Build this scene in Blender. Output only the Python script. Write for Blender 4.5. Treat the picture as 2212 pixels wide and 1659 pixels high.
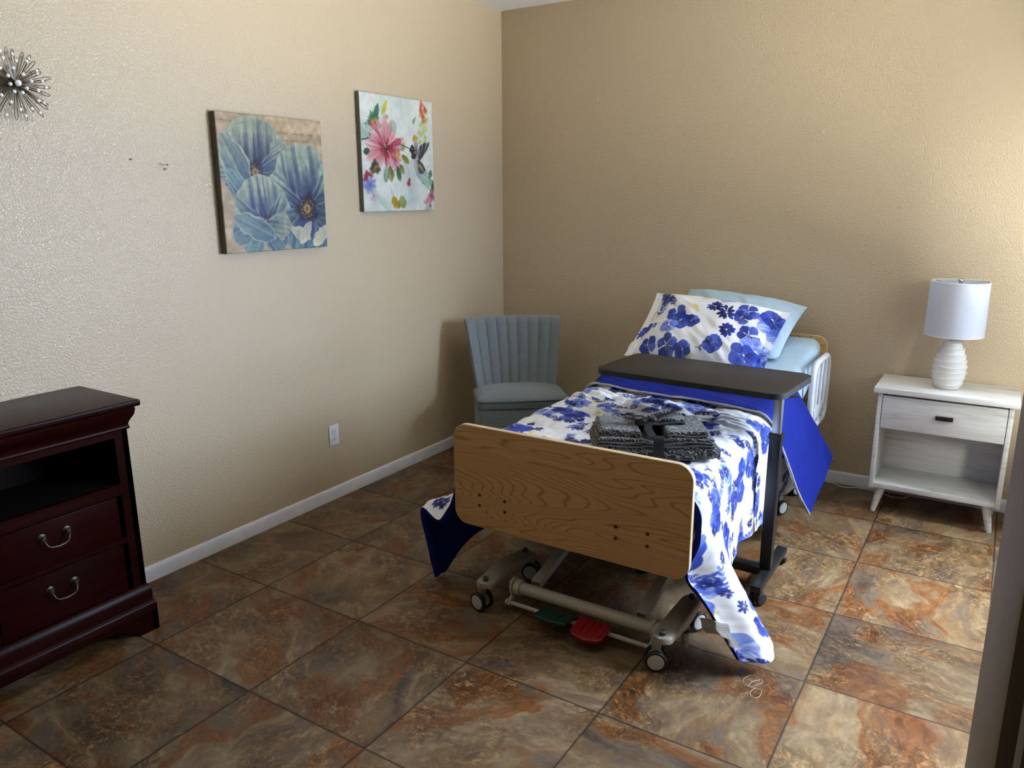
import bpy, bmesh, math, random
import numpy as np
from mathutils import Vector, Matrix

# ------------------------------------------------------------------ camera, world, lights, exposure
SC = bpy.context.scene
for o in list(bpy.data.objects):
    bpy.data.objects.remove(o)
COL = SC.collection
RX, RY, H = 3.55, -4.05, 2.7045          # right wall, front wall (room side), ceiling height; left wall x=0, back wall y=0

cam_d = bpy.data.cameras.new('camera'); cam = bpy.data.objects.new('camera', cam_d); COL.objects.link(cam)
R_ = Vector((0.84372815, 0.53675516, -0.00408712)); U_ = Vector((-0.12358002, 0.20165453, 0.97162927)); F_ = Vector((-0.52235121, 0.81928588, -0.23647381))
M_ = Matrix((R_, U_, -F_)).transposed().to_4x4(); M_.translation = Vector((2.88776863, -4.42238172, 1.57007648))
cam.matrix_world = M_
cam_d.sensor_width = 36.0; cam_d.lens = 36.0 * 1666.36 / 2212.0; cam_d.clip_start = 0.02
SC.camera = cam

SC.view_settings.view_transform = 'Standard'; SC.view_settings.look = 'None'
SC.view_settings.gamma = 1.0; SC.view_settings.use_curve_mapping = False
SC.view_settings.exposure = 1.14

w = bpy.data.worlds.new('daylight'); SC.world = w; w.use_nodes = True
w.node_tree.nodes['Background'].inputs[0].default_value = (0.84, 0.91, 1.0, 1); w.node_tree.nodes['Background'].inputs[1].default_value = 1.2

WY0, WY1, WZ0, WZ1 = -1.95, -0.32, 0.80, 2.02     # window opening in the right wall

def area(name, loc, target, sx, sy, power, color):
    d = bpy.data.lights.new(name, 'AREA'); d.shape = 'RECTANGLE'; d.size = sx; d.size_y = sy; d.energy = power; d.color = color
    o = bpy.data.objects.new(name, d); COL.objects.link(o); o.location = loc
    o.rotation_euler = (Vector(target) - Vector(loc)).to_track_quat('-Z', 'Y').to_euler()
    return o
area('sky_light', (5.6, 0.55, 1.9), (3.55, 0.0, 1.5), 3.2, 3.4, 690, (0.57, 0.69, 0.95))
area('sunlit_ground_light', (5.9, -0.45, 0.02), (5.9, -0.45, 3.0), 2.4, 2.4, 720, (1.0, 0.97, 0.88))
area('back_wall_fill_light', (4.3, -4.0, 1.85), (3.55, -0.7, 1.35), 1.3, 0.9, 190, (1.0, 0.97, 0.90))  # added lamp outside the window, brightens the right end of the back wall
area('floor_fill_light', (5.0, 0.1, 4.2), (3.3, -1.2, 1.3), 1.8, 1.6, 720, (0.86, 0.93, 1.0))  # added lamp high outside, brightens the floor along the right side
area('window_portal', (RX + 0.13, (WY0 + WY1)/2, 1.41), (0, (WY0 + WY1)/2, 1.41), 1.63, 1.22, 1, (1, 1, 1)).data.cycles.is_portal = True

rng = random.Random(7); nrg = np.random.default_rng(11)

# ------------------------------------------------------------------ object helpers
def tag(o, label=None, cat=None, group=None, kind=None):
    if label: o['label'] = label
    if cat: o['category'] = cat
    if group: o['group'] = group
    if kind: o['kind'] = kind
    return o
def thing(name, label, cat, loc=(0, 0, 0), rz=0.0, group=None):
    o = bpy.data.objects.new(name, None); COL.objects.link(o); o.empty_display_size = 0.1
    o.location = loc; o.rotation_euler = (0, 0, rz)
    return tag(o, label, cat, group)
def link_mesh(name, me, mat, parent=None, smooth=True, auto=None):
    o = bpy.data.objects.new(name, me); COL.objects.link(o)
    if mat: me.materials.append(mat)
    if parent: o.parent = parent
    if smooth:
        for p in me.polygons: p.use_smooth = True
    if auto is not None:
        try: me.set_sharp_from_angle(angle=math.radians(auto))
        except Exception: pass
    return o
def fin(name, bm, mat, parent=None, auto=35):
    bmesh.ops.recalc_face_normals(bm, faces=bm.faces)
    me = bpy.data.meshes.new(name); bm.to_mesh(me); bm.free()
    return link_mesh(name, me, mat, parent, True, auto)
def box(bm, x0, x1, y0, y1, z0, z1, bev=0.0, seg=2):
    b2 = bmesh.new() if bev else bm
    v = [b2.verts.new(p) for p in ((x0,y0,z0),(x1,y0,z0),(x1,y1,z0),(x0,y1,z0),(x0,y0,z1),(x1,y0,z1),(x1,y1,z1),(x0,y1,z1))]
    for f in ((3,2,1,0),(4,5,6,7),(0,1,5,4),(1,2,6,5),(2,3,7,6),(3,0,4,7)): b2.faces.new([v[i] for i in f])
    if bev:
        bmesh.ops.bevel(b2, geom=b2.edges[:], offset=bev, segments=seg, profile=0.6, affect='EDGES')
        merge(bm, b2)
def merge(bm, b2, mx=None):
    if mx is not None: bmesh.ops.transform(b2, matrix=mx, verts=b2.verts)
    t = bpy.data.meshes.new('t'); b2.to_mesh(t); b2.free(); bm.from_mesh(t); bpy.data.meshes.remove(t)
def frame_of(d):
    d = Vector(d).normalized(); a = Vector((0, 0, 1)) if abs(d.z) < 0.9 else Vector((1, 0, 0))
    x = d.cross(a).normalized(); return x, d.cross(x).normalized()
def tube(bm, pts, r, n=12, cap=True, closed=False, rs=None, sq=None):
    pts = [Vector(p) for p in pts]; N = len(pts); rings = []
    x = None
    for i, p in enumerate(pts):
        if closed: d = pts[(i + 1) % N] - pts[i - 1]
        else: d = pts[min(i + 1, N - 1)] - pts[max(i - 1, 0)]
        d.normalize()
        if x is None: x, _ = frame_of(d)
        x = (x - d * x.dot(d)).normalized(); y = d.cross(x)
        rr = rs[i] if rs else r
        rings.append([bm.verts.new(p + (x * math.cos(2*math.pi*k/n) + y * math.sin(2*math.pi*k/n)) * rr) for k in range(n)])
    for i in range(N if closed else N - 1):
        a, b = rings[i], rings[(i + 1) % N]
        for k in range(n): bm.faces.new((a[k], a[(k+1) % n], b[(k+1) % n], b[k]))
    if cap and not closed:
        bm.faces.new(rings[0][::-1]); bm.faces.new(rings[-1])
def lathe(bm, prof, c=(0, 0, 0), n=32, axis='z'):
    rings = []
    for r, h in prof:
        if r < 1e-6:
            p = {'z': (0, 0, h), 'x': (h, 0, 0), 'y': (0, h, 0)}[axis]
            rings.append([bm.verts.new(Vector(c) + Vector(p))])
        else:
            ring = []
            for k in range(n):
                a = 2*math.pi*k/n; u, v_ = r*math.cos(a), r*math.sin(a)
                p = {'z': (u, v_, h), 'x': (h, u, v_), 'y': (v_, h, u)}[axis]
                ring.append(bm.verts.new(Vector(c) + Vector(p)))
            rings.append(ring)
    for a, b in zip(rings[:-1], rings[1:]):
        if len(a) == 1 and len(b) == 1: continue
        for k in range(n):
            if len(a) == 1: bm.faces.new((a[0], b[(k+1) % n], b[k]))
            elif len(b) == 1: bm.faces.new((a[k], a[(k+1) % n], b[0]))
            else: bm.faces.new((a[k], a[(k+1) % n], b[(k+1) % n], b[k]))
def prism(bm, poly, h0, h1, axis='z', bev=0.0, seg=2):
    b2 = bmesh.new()
    def P(u, v, h): return {'z': (u, v, h), 'x': (h, u, v), 'y': (u, h, v)}[axis]
    a = [b2.verts.new(P(u, v, h0)) for u, v in poly]; b = [b2.verts.new(P(u, v, h1)) for u, v in poly]
    fa = b2.faces.new(a); fb = b2.faces.new(b[::-1]); n = len(poly)
    for i in range(n): b2.faces.new((a[i], b[i], b[(i+1) % n], a[(i+1) % n]))
    bmesh.ops.recalc_face_normals(b2, faces=b2.faces)
    if bev:
        es = list(set(list(fa.edges) + list(fb.edges)))
        bmesh.ops.bevel(b2, geom=es, offset=bev, segments=seg, profile=0.5, affect='EDGES')
    merge(bm, b2)
def rrect(x0, x1, y0, y1, r, n=8):
    out = []
    for cx, cy, a0 in ((x1-r, y1-r, 0), (x0+r, y1-r, 90), (x0+r, y0+r, 180), (x1-r, y0+r, 270)):
        for k in range(n + 1):
            a = math.radians(a0 + 90*k/n); out.append((cx + r*math.cos(a), cy + r*math.sin(a)))
    return out
def grid_mesh(name, P, mat, parent=None, col=None, uv=None, closed_u=False, smooth=True):
    nu, nv = P.shape[:2]
    idx = np.arange(nu*nv).reshape(nu, nv)
    if closed_u: a = idx; b = np.roll(idx, -1, axis=0)
    else: a = idx[:-1]; b = idx[1:]
    q = np.stack([a[:, :-1], b[:, :-1], b[:, 1:], a[:, 1:]], -1).reshape(-1, 4)
    me = bpy.data.meshes.new(name)
    me.vertices.add(nu*nv); me.vertices.foreach_set('co', P.reshape(-1, 3).astype(np.float32).ravel())
    me.loops.add(q.size); me.loops.foreach_set('vertex_index', q.ravel().astype(np.int32))
    me.polygons.add(len(q)); me.polygons.foreach_set('loop_start', np.arange(0, q.size, 4, dtype=np.int32))
    me.update(calc_edges=True)
    if col is not None:
        ca = me.color_attributes.new('paint', 'FLOAT_COLOR', 'POINT')
        c4 = np.ones((nu*nv, 4), np.float32); c4[:, :3] = s2l(col.reshape(-1, 3)); ca.data.foreach_set('color', c4.ravel())
    if uv is not None:
        ul = me.uv_layers.new(name='UVMap'); ul.data.foreach_set('uv', uv.reshape(-1, 2)[q.ravel()].astype(np.float32).ravel())
    return link_mesh(name, me, mat, parent, smooth)
def s2l(c):
    c = np.asarray(c, float); return np.where(c <= 0.04045, c/12.92, ((np.clip(c, 0, 1) + 0.055)/1.055)**2.4)
def rgb(r, g, b):
    return tuple(float(v) for v in s2l(np.array([r, g, b])/255.0)) + (1.0,)
def sm(a, b, x):
    t = np.clip((x - a)/(b - a), 0, 1); return t*t*(3 - 2*t)
def vnoise(x, y, seed=0):
    x = np.asarray(x, float); y = np.asarray(y, float)
    g = np.random.default_rng(seed).random((64, 64)); xi = np.floor(x).astype(int); yi = np.floor(y).astype(int)
    fx = x - xi; fy = y - yi; fx = fx*fx*(3-2*fx); fy = fy*fy*(3-2*fy)
    G = lambda a, b: g[a % 64, b % 64]
    return (G(xi, yi)*(1-fx) + G(xi+1, yi)*fx)*(1-fy) + (G(xi, yi+1)*(1-fx) + G(xi+1, yi+1)*fx)*fy

# ------------------------------------------------------------------ material helpers
class NT:
    def __init__(s, name, rough=0.5, spec=0.5):
        s.m = bpy.data.materials.new(name); s.m.use_nodes = True; s.t = s.m.node_tree
        s.b = s.t.nodes['Principled BSDF']; s.b.inputs['Roughness'].default_value = rough
        s.b.inputs['Specular IOR Level'].default_value = spec
        s.tc = s.n('ShaderNodeTexCoord')
    def n(s, ty, **kw):
        nd = s.t.nodes.new(ty)
        for k, v in kw.items(): setattr(nd, k, v)
        return nd
    def l(s, a, b): s.t.links.new(a, b)
    def inp(s, nd, i, v):
        if v is None: return
        if hasattr(v, 'is_linked') or hasattr(v, 'links'): s.l(v, nd.inputs[i])
        else: nd.inputs[i].default_value = v
    def math(s, op, a, b=None, c=None, clamp=False):
        nd = s.n('ShaderNodeMath', operation=op); nd.use_clamp = clamp
        s.inp(nd, 0, a); s.inp(nd, 1, b); s.inp(nd, 2, c); return nd.outputs[0]
    def vmath(s, op, a, b=None):
        nd = s.n('ShaderNodeVectorMath', operation=op); s.inp(nd, 0, a); s.inp(nd, 1, b); return nd.outputs[0]
    def mapping(s, vec, scale=(1, 1, 1), loc=(0, 0, 0), rot=(0, 0, 0)):
        nd = s.n('ShaderNodeMapping'); s.l(vec, nd.inputs[0]); nd.inputs[1].default_value = loc
        nd.inputs[2].default_value = rot; nd.inputs[3].default_value = scale; return nd.outputs[0]
    def noise(s, vec, scale, detail=2, rough=0.5, dist=0.0):
        nd = s.n('ShaderNodeTexNoise'); s.l(vec, nd.inputs['Vector']); nd.inputs['Scale'].default_value = scale
        nd.inputs['Detail'].default_value = detail; nd.inputs['Roughness'].default_value = rough; nd.inputs['Distortion'].default_value = dist
        return nd.outputs[0]
    def ramp(s, f, stops, interp='LINEAR'):
        nd = s.n('ShaderNodeValToRGB'); nd.color_ramp.interpolation = interp; e = nd.color_ramp.elements
        while len(e) < len(stops): e.new(0.5)
        for k, (p, c) in enumerate(stops):
            e[k].position = p; e[k].color = c if not isinstance(c, (int, float)) else (c, c, c, 1)
        s.l(f, nd.inputs[0]); return nd.outputs[0]
    def mix(s, f, a, b, mode='MIX'):
        nd = s.n('ShaderNodeMix', data_type='RGBA', blend_type=mode)
        s.inp(nd, 0, f); s.inp(nd, 6, a); s.inp(nd, 7, b); return nd.outputs[2]
    def col(s, v): s.inp(s.b, 'Base Color', v); return s
    def rough(s, v): s.inp(s.b, 'Roughness', v)
    def bump(s, h, strength=0.3, dist=0.002):
        nd = s.n('ShaderNodeBump'); nd.inputs['Strength'].default_value = strength; nd.inputs['Distance'].default_value = dist
        s.l(h, nd.inputs['Height']); s.l(nd.outputs[0], s.b.inputs['Normal'])
def plain(name, c, rough=0.5, spec=0.5, metal=0.0, var=0.06, bump=0.0, bscale=60):
    m = NT(name, rough, spec); v = m.tc.outputs['Object']
    f = m.noise(v, 14, 3)
    lo = tuple(x*(1-var) for x in c[:3]) + (1,); hi = tuple(min(1, x*(1+var)) for x in c[:3]) + (1,)
    m.col(m.ramp(f, [(0.3, lo), (0.7, hi)])); m.b.inputs['Metallic'].default_value = metal
    if bump: m.bump(m.noise(v, bscale, 3), bump, 0.002)
    return m.m

def wall_mat(name, c, rough=0.36, scale=75, strength=0.42, dist=0.0032):
    m = NT(name, rough, 0.5); v = m.tc.outputs['Object']
    f = m.noise(v, 1.3, 2); lo = tuple(x*0.97 for x in c[:3]) + (1,)
    m.col(m.ramp(f, [(0.35, lo), (0.65, c)]))
    a = m.noise(v, scale, 2, 0.5, 0.4); a = m.ramp(a, [(0.25, 0.0), (0.75, 1.0)], 'EASE')
    m.bump(a, strength, dist); return m.m
M = {}
M['wall'] = wall_mat('tan_wall_paint', rgb(197, 178, 150), 0.27, 125, 0.60, 0.0026)
M['ceil'] = wall_mat('white_ceiling_paint', rgb(226, 225, 222), 0.7, 60, 0.5)
M['trimw'] = plain('white_trim_paint', rgb(222, 222, 230), 0.35, bump=0.1)
M['jamb'] = plain('taupe_jamb_paint', rgb(150, 137, 118), 0.5, bump=0.1)
M['jamb2'] = plain('grey_casing_paint', rgb(146, 144, 134), 0.5, bump=0.1)
M['white_plastic'] = plain('white_plastic', rgb(214, 216, 220), 0.3)
M['dark_slot'] = plain('dark_slot', rgb(30, 28, 28), 0.7)
M['black_steel'] = plain('black_powder_coat', rgb(26, 27, 30), 0.34)
M['black_rubber'] = plain('black_rubber', rgb(24, 25, 28), 0.55)
M['silver'] = plain('brushed_silver', rgb(176, 182, 192), 0.28, metal=0.85)
M['chrome'] = plain('chrome', rgb(200, 200, 205), 0.12, metal=1.0)
M['bronze'] = plain('aged_bronze', rgb(66, 60, 54), 0.42, metal=0.85)
M['bedmetal'] = plain('beige_grey_enamel', rgb(176, 170, 154), 0.36)
M['bedplastic'] = plain('warm_grey_plastic', rgb(150, 146, 132), 0.4)
M['armgrey'] = plain('silver_grey_enamel', rgb(178, 178, 174), 0.4)
M['wheelgrey'] = plain('light_grey_wheel', rgb(190, 190, 186), 0.4)
M['darkgrey'] = plain('dark_grey_plastic', rgb(66, 66, 66), 0.4)
M['green'] = plain('dark_green_plastic', rgb(16, 54, 44), 0.3)
M['red'] = plain('red_plastic', rgb(134, 8, 16), 0.32)
M['gunmetal'] = plain('pewter_wire', rgb(92, 82, 70), 0.32, metal=0.8)
M['ceramic'] = plain('white_glazed_ceramic', rgb(218, 214, 210), 0.16, var=0.03)
M['blackhandle'] = plain('matte_black_metal', rgb(16, 16, 18), 0.4)
M['thread'] = plain('white_thread', rgb(205, 198, 186), 0.7)

def tabletop_mat():
    m = NT('dark_laminate', 0.45, 0.2); v = m.tc.outputs['Object']
    f = m.noise(m.mapping(v, (3, 40, 3)), 3, 4)
    m.col(m.ramp(f, [(0.3, rgb(38, 34, 32)), (0.7, rgb(45, 40, 38))])); return m.m
M['laminate'] = tabletop_mat()

def crystal_mat():
    m = NT('glint_white_crystal', 0.05, 1.0); m.col(rgb(250, 250, 252)); m.b.inputs['Metallic'].default_value = 0.15  # bright reflections of the crystal are put into a white base colour
    f = m.noise(m.tc.outputs['Object'], 300, 1); m.rough(m.ramp(f, [(0.3, 0.04), (0.7, 0.12)])); return m.m
M['crystal'] = crystal_mat()

def floor_mat():
    m = NT('stone_look_tile', 0.34, 0.3); pos = m.tc.outputs['Object']
    sp = m.n('ShaderNodeSeparateXYZ'); m.l(pos, sp.inputs[0])
    tx = m.math('DIVIDE', m.math('ADD', sp.outputs[0], 0.04868), 0.508)
    ty = m.math('DIVIDE', m.math('ADD', sp.outputs[1], 3.01823), 0.508)
    cx, cy = m.math('FLOOR', tx), m.math('FLOOR', ty)
    fx, fy = m.math('FRACT', tx), m.math('FRACT', ty)
    ex = m.math('MINIMUM', fx, m.math('SUBTRACT', 1.0, fx)); ey = m.math('MINIMUM', fy, m.math('SUBTRACT', 1.0, fy))
    e = m.math('MULTIPLY', m.math('MINIMUM', ex, ey), 0.508)
    cell = m.n('ShaderNodeCombineXYZ'); m.l(cx, cell.inputs[0]); m.l(cy, cell.inputs[1])
    wn = m.n('ShaderNodeTexWhiteNoise', noise_dimensions='3D'); m.l(cell.outputs[0], wn.inputs['Vector'])
    off = m.vmath('SCALE', wn.outputs['Color']); off.node.inputs['Scale'].default_value = 37.0
    p = m.vmath('ADD', pos, off)
    rt = m.n('ShaderNodeVectorRotate', rotation_type='Z_AXIS'); m.l(p, rt.inputs[0]); m.l(off, rt.inputs[1]); m.l(m.math('MULTIPLY', wn.outputs['Value'], 6.28), rt.inputs[3])
    p = rt.outputs[0]
    # warped coordinates give the flowing swirls
    wv = m.n('ShaderNodeTexNoise'); m.l(p, wv.inputs['Vector']); wv.inputs['Scale'].default_value = 3.2; wv.inputs['Detail'].default_value = 2.5
    warp = m.vmath('SCALE', m.vmath('SUBTRACT', wv.outputs['Color'], (0.5, 0.5, 0.5))); warp.node.inputs['Scale'].default_value = 0.26
    q = m.vmath('ADD', p, warp)
    qs = m.mapping(q, (1.0, 2.1, 1.0))
    big = m.noise(qs, 2.2, 4, 0.5, 0.5)
    base = m.ramp(big, [(0.30, rgb(96, 84, 76)), (0.40, rgb(138, 126, 116)), (0.47, rgb(156, 134, 110)), (0.53, rgb(178, 162, 140)), (0.60, rgb(150, 132, 114)), (0.72, rgb(120, 108, 98))])
    # rust patches
    r1 = m.noise(m.mapping(q, (1.0, 1.8, 1), (5, 2, 1)), 3.0, 3, 0.5, 0.3)
    rm = m.ramp(r1, [(0.50, 0.0), (0.565, 0.35), (0.575, 0.8), (0.66, 0.7), (0.72, 0.1)])
    band = m.math('SINE', m.math('MULTIPLY', r1, 150.0))
    rust = m.mix(m.ramp(band, [(0.35, 0.0), (0.8, 1.0)]), rgb(158, 108, 78), rgb(128, 80, 54))
    c = m.mix(m.math('MULTIPLY', rm, 0.85), base, rust)
    # layered strata lines following the flow
    st = m.math('SINE', m.math('MULTIPLY', big, 190.0)); stm = m.ramp(m.noise(p, 2.3, 2), [(0.52, 0.0), (0.62, 0.75)])
    c = m.mix(m.math('MULTIPLY', m.ramp(st, [(0.55, 0.0), (0.95, 1.0)]), m.math('MULTIPLY', stm, 0.6)), c, rgb(72, 52, 40))
    # fine flecks and ridges
    fl = m.noise(q, 30, 5, 0.65, 1.6); flm = m.ramp(m.noise(p, 5.0, 2), [(0.42, 0.0), (0.62, 1.0)])
    fk = m.ramp(fl, [(0.545, 0.0), (0.60, 1.0)])
    c = m.mix(m.math('MULTIPLY', m.math('MULTIPLY', fk, flm), 0.7), c, rgb(206, 184, 160))
    dk = m.ramp(fl, [(0.34, 1.0), (0.43, 0.0)])
    c = m.mix(m.math('MULTIPLY', m.math('MULTIPLY', dk, flm), 0.65), c, rgb(62, 44, 32))
    g2 = m.noise(m.mapping(q, (2.0, 5.0, 2.0)), 6.0, 5, 0.68, 0.3)
    c = m.mix(0.34, c, m.ramp(g2, [(0.34, rgb(92, 76, 64)), (0.5, rgb(146, 132, 118)), (0.66, rgb(204, 190, 170))]), 'OVERLAY')
    g3 = m.noise(m.mapping(p, (1.0, 1.5, 1.0)), 30.0, 6, 0.75, 0.8)
    c = m.mix(m.math('MULTIPLY_ADD', flm, 0.45, 0.22), c, m.ramp(g3, [(0.36, rgb(78, 64, 54)), (0.5, rgb(132, 122, 112)), (0.62, rgb(216, 202, 186))]), 'OVERLAY')
    bc = m.n('ShaderNodeHueSaturation'); m.l(c, bc.inputs['Color']); m.l(m.math('MULTIPLY_ADD', wn.outputs['Value'], 0.20, 0.47), bc.inputs['Value'])
    bc.inputs['Saturation'].default_value = 1.22
    gm = m.ramp(e, [(0.0031, 0.0), (0.0041, 1.0)])
    c = m.mix(gm, rgb(20, 15, 12), bc.outputs[0]); m.col(c)
    hgt = m.math('MULTIPLY_ADD', m.ramp(e, [(0.001, 0.0), (0.0065, 1.0)]), 0.3, m.math('MULTIPLY', m.math('ADD', fl, m.math('ADD', g2, g3)), 0.40))
    m.bump(hgt, 0.55, 0.0030)
    m.rough(m.mix(gm, (0.75, 0.75, 0.75, 1), m.ramp(g2, [(0.3, 0.38), (0.7, 0.55)])))
    return m.m
M['floor'] = floor_mat()

def oak_mat(name, a, b, off=(0, 0, 0), axis='x', rough=0.38):
    m = NT(name, rough); v = m.tc.outputs['Object']
    sc = {'x': (0.55, 1.0, 5.6), 'z': (5.6, 1.0, 0.55)}[axis]
    g = m.noise(m.mapping(v, sc, off), 1.15, 2.0, 0.45, 0.35)
    ring = m.math('SINE', m.math('MULTIPLY', g, 250.0))
    ringm = m.ramp(ring, [(0.5, 0.0), (0.8, 0.25), (0.98, 0.9)])
    fine = m.noise(m.mapping(v, {'x': (5, 60, 260), 'z': (260, 60, 5)}[axis]), 1.0, 3, 0.6)
    c = m.mix(ringm, a, b); c = m.mix(m.math('MULTIPLY', m.ramp(fine, [(0.45, 0.0), (0.7, 1.0)]), 0.35), c, b)
    m.col(c); m.bump(fine, 0.08, 0.001); return m.m
M['oak'] = oak_mat('light_oak_veneer', rgb(206, 166, 112), rgb(168, 122, 72), (3.1, 0, 2.35))
M['oak_edge'] = plain('pale_oak_edge_band', rgb(208, 182, 146), 0.4)
def cherry_mat():
    m = NT('dark_cherry_wood', 0.30, 0.07); v = m.tc.outputs['Object']
    g = m.noise(m.mapping(v, (6, 1.2, 22)), 2.2, 4, 0.6, 0.5)
    m.col(m.ramp(g, [(0.3, rgb(22, 3, 2)), (0.7, rgb(38, 6, 3))]))
    m.bump(g, 0.05, 0.001); m.b.inputs['Coat Weight'].default_value = 0.0; m.b.inputs['Coat Roughness'].default_value = 0.2
    return m.m
M['cherry'] = cherry_mat()
M['cherry_in'] = plain('dark_interior_wood', rgb(12, 6, 5), 0.8, 0.1)
def whitewash():
    m = NT('whitewashed_wood', 0.42); v = m.tc.outputs['Object']
    g = m.noise(m.mapping(v, (2.0, 9, 26)), 1.8, 5, 0.6, 0.8)
    c = m.ramp(g, [(0.28, rgb(186, 184, 178)), (0.42, rgb(214, 213, 208)), (0.62, rgb(224, 224, 220)), (0.8, rgb(206, 204, 198))])
    f = m.noise(m.mapping(v, (4, 40, 160)), 1.0, 3); c = m.mix(m.math('MULTIPLY', m.ramp(f, [(0.56, 0.0), (0.75, 1.0)]), 0.3), c, rgb(160, 154, 145))
    m.col(c); m.bump(f, 0.1, 0.001); return m.m
M['whitewood'] = whitewash()
def tweed(name, a, b):
    m = NT(name, 0.9, 0.2); v = m.tc.outputs['Object']
    f1 = m.noise(m.mapping(v, (260, 260, 900)), 1.0, 2); f2 = m.noise(m.mapping(v, (900, 900, 240)), 1.0, 2)
    f = m.math('MULTIPLY_ADD', f1, 0.5, m.math('MULTIPLY', f2, 0.5))
    m.col(m.ramp(f, [(0.38, a), (0.62, b)])); m.bump(f, 0.35, 0.001); m.b.inputs['Sheen Weight'].default_value = 0.25; return m.m
M['tweed'] = tweed('blue_grey_tweed', rgb(88, 96, 101), rgb(136, 143, 147))
M['pipe'] = tweed('grey_piping', rgb(70, 78, 84), rgb(104, 112, 118))
def painted(name, rough=0.8, wr=0.25, scale=22, spec=0.25):
    m = NT(name, rough, spec); a = m.n('ShaderNodeVertexColor'); a.layer_name = 'paint'
    m.col(a.outputs[0])
    if wr:
        v = m.tc.outputs['Object']; m.bump(m.noise(v, scale, 4, 0.55, 0.6), wr, 0.006)
    return m.m
M['print_cloth'] = painted('floral_print_cotton', 0.72)
M['canvas'] = painted('painted_canvas', 0.42, 0.12, 500, 0.4)
M['canvas_grey'] = plain('grey_canvas_edge', rgb(104, 100, 92), 0.7, bump=0.2, bscale=300)
M['canvas_dark'] = plain('dark_painted_canvas_edge', rgb(70, 68, 66), 0.6, var=0.3, bump=0.2, bscale=300)
def satin(name, c, c2, rough=0.5):
    m = NT(name, rough, 0.18); v = m.tc.outputs['Object']
    m.col(m.ramp(m.noise(v, 5, 3), [(0.35, c), (0.65, c2)]))
    m.bump(m.noise(v, 14, 5, 0.6, 1.0), 0.22, 0.008); return m.m
M['blue'] = satin('royal_blue_cotton', rgb(8, 26, 112), rgb(10, 30, 120), 0.8)
M['sheet'] = satin('pale_blue_cotton', rgb(172, 196, 212), rgb(182, 204, 218), 0.7)
def towel_mat():
    m = NT('charcoal_fleck_terry', 0.95, 0.1); v = m.tc.outputs['Object']
    wv = m.n('ShaderNodeTexWave', wave_type='BANDS', bands_direction='DIAGONAL'); m.l(m.mapping(v, (1, 1, 1.6)), wv.inputs['Vector'])
    wv.inputs['Scale'].default_value = 26; wv.inputs['Distortion'].default_value = 13; wv.inputs['Detail'].default_value = 2; wv.inputs['Detail Scale'].default_value = 1.6
    n2 = m.noise(v, 160, 3)
    f = m.math('MULTIPLY_ADD', wv.outputs[1], 0.62, m.math('MULTIPLY', n2, 0.5))
    m.col(m.ramp(f, [(0.58, rgb(32, 32, 36)), (0.75, rgb(58, 58, 60)), (0.89, rgb(150, 147, 142))]))
    m.bump(f, 0.8, 0.004); m.b.inputs['Sheen Weight'].default_value = 0.3; return m.m
M['towel'] = towel_mat()
M['towel_hem'] = plain('dark_grey_towel_hem', rgb(72, 74, 78), 0.9, bump=0.4, bscale=300)
M['ribbon'] = satin('charcoal_satin_ribbon', rgb(44, 44, 50), rgb(56, 56, 64), 0.35)
def shade_mat():
    m = NT('white_fabric_shade', 0.85, 0.2); v = m.tc.outputs['Object']
    f = m.noise(m.mapping(v, (400, 400, 60)), 1.0, 2); m.col(m.ramp(f, [(0.3, rgb(216, 218, 226)), (0.7, rgb(226, 228, 234))]))
    tr = m.n('ShaderNodeBsdfTranslucent'); tr.inputs[0].default_value = rgb(228, 230, 236)
    mx = m.n('ShaderNodeMixShader'); mx.inputs[0].default_value = 0.4
    out = m.t.nodes['Material Output']; m.l(m.b.outputs[0], mx.inputs[1]); m.l(tr.outputs[0], mx.inputs[2]); m.l(mx.outputs[0], out.inputs[0])
    return m.m
M['shade'] = shade_mat()
def glass_mat():
    m = NT('window_glass', 0.02, 0.5)
    tr = m.n('ShaderNodeBsdfTransparent'); gl = m.n('ShaderNodeBsdfGlossy'); gl.inputs['Roughness'].default_value = 0.02
    tr.inputs[0].default_value = (0.95, 0.97, 0.96, 1)
    lw = m.n('ShaderNodeLayerWeight'); lw.inputs[0].default_value = 0.5
    mx = m.n('ShaderNodeMixShader'); m.l(m.math('MULTIPLY_ADD', m.math('POWER', lw.outputs['Facing'], 5.0), 0.9, 0.04), mx.inputs[0]); m.l(tr.outputs[0], mx.inputs[1]); m.l(gl.outputs[0], mx.inputs[2])
    m.l(mx.outputs[0], m.t.nodes['Material Output'].inputs[0]); return m.m
M['glass'] = glass_mat()

# ------------------------------------------------------------------ room shell
def struct(name, bm, m, parent=None, auto=35):
    o = fin(name, bm, m, parent, auto)
    if parent is None: o['kind'] = 'structure'
    return o
T = 0.14
bm = bmesh.new(); box(bm, -0.3, RX + 0.3, -6.3, 0.3, -0.1, 0); struct('floor', bm, M['floor'])
bm = bmesh.new(); box(bm, -T, RX + T, RY - T, T, H, H + 0.1); struct('ceiling', bm, M['ceil'])
bm = bmesh.new(); box(bm, -T, 0, RY - T, T, 0, H); struct('wall_left', bm, M['wall'])
bm = bmesh.new(); box(bm, 0, RX + T, 0, T, 0, H); struct('wall_back', bm, M['wall'])
bm = bmesh.new()
box(bm, RX, RX + T, RY - T, WY0, 0, H); box(bm, RX, RX + T, WY1, 0, 0, H)
box(bm, RX, RX + T, WY0, WY1, 0, WZ0); box(bm, RX, RX + T, WY0, WY1, WZ1, H)
struct('wall_right', bm, M['wall'])
DX0, DX1 = 1.05, 2.925                      # doorway the photograph is taken through
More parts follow.
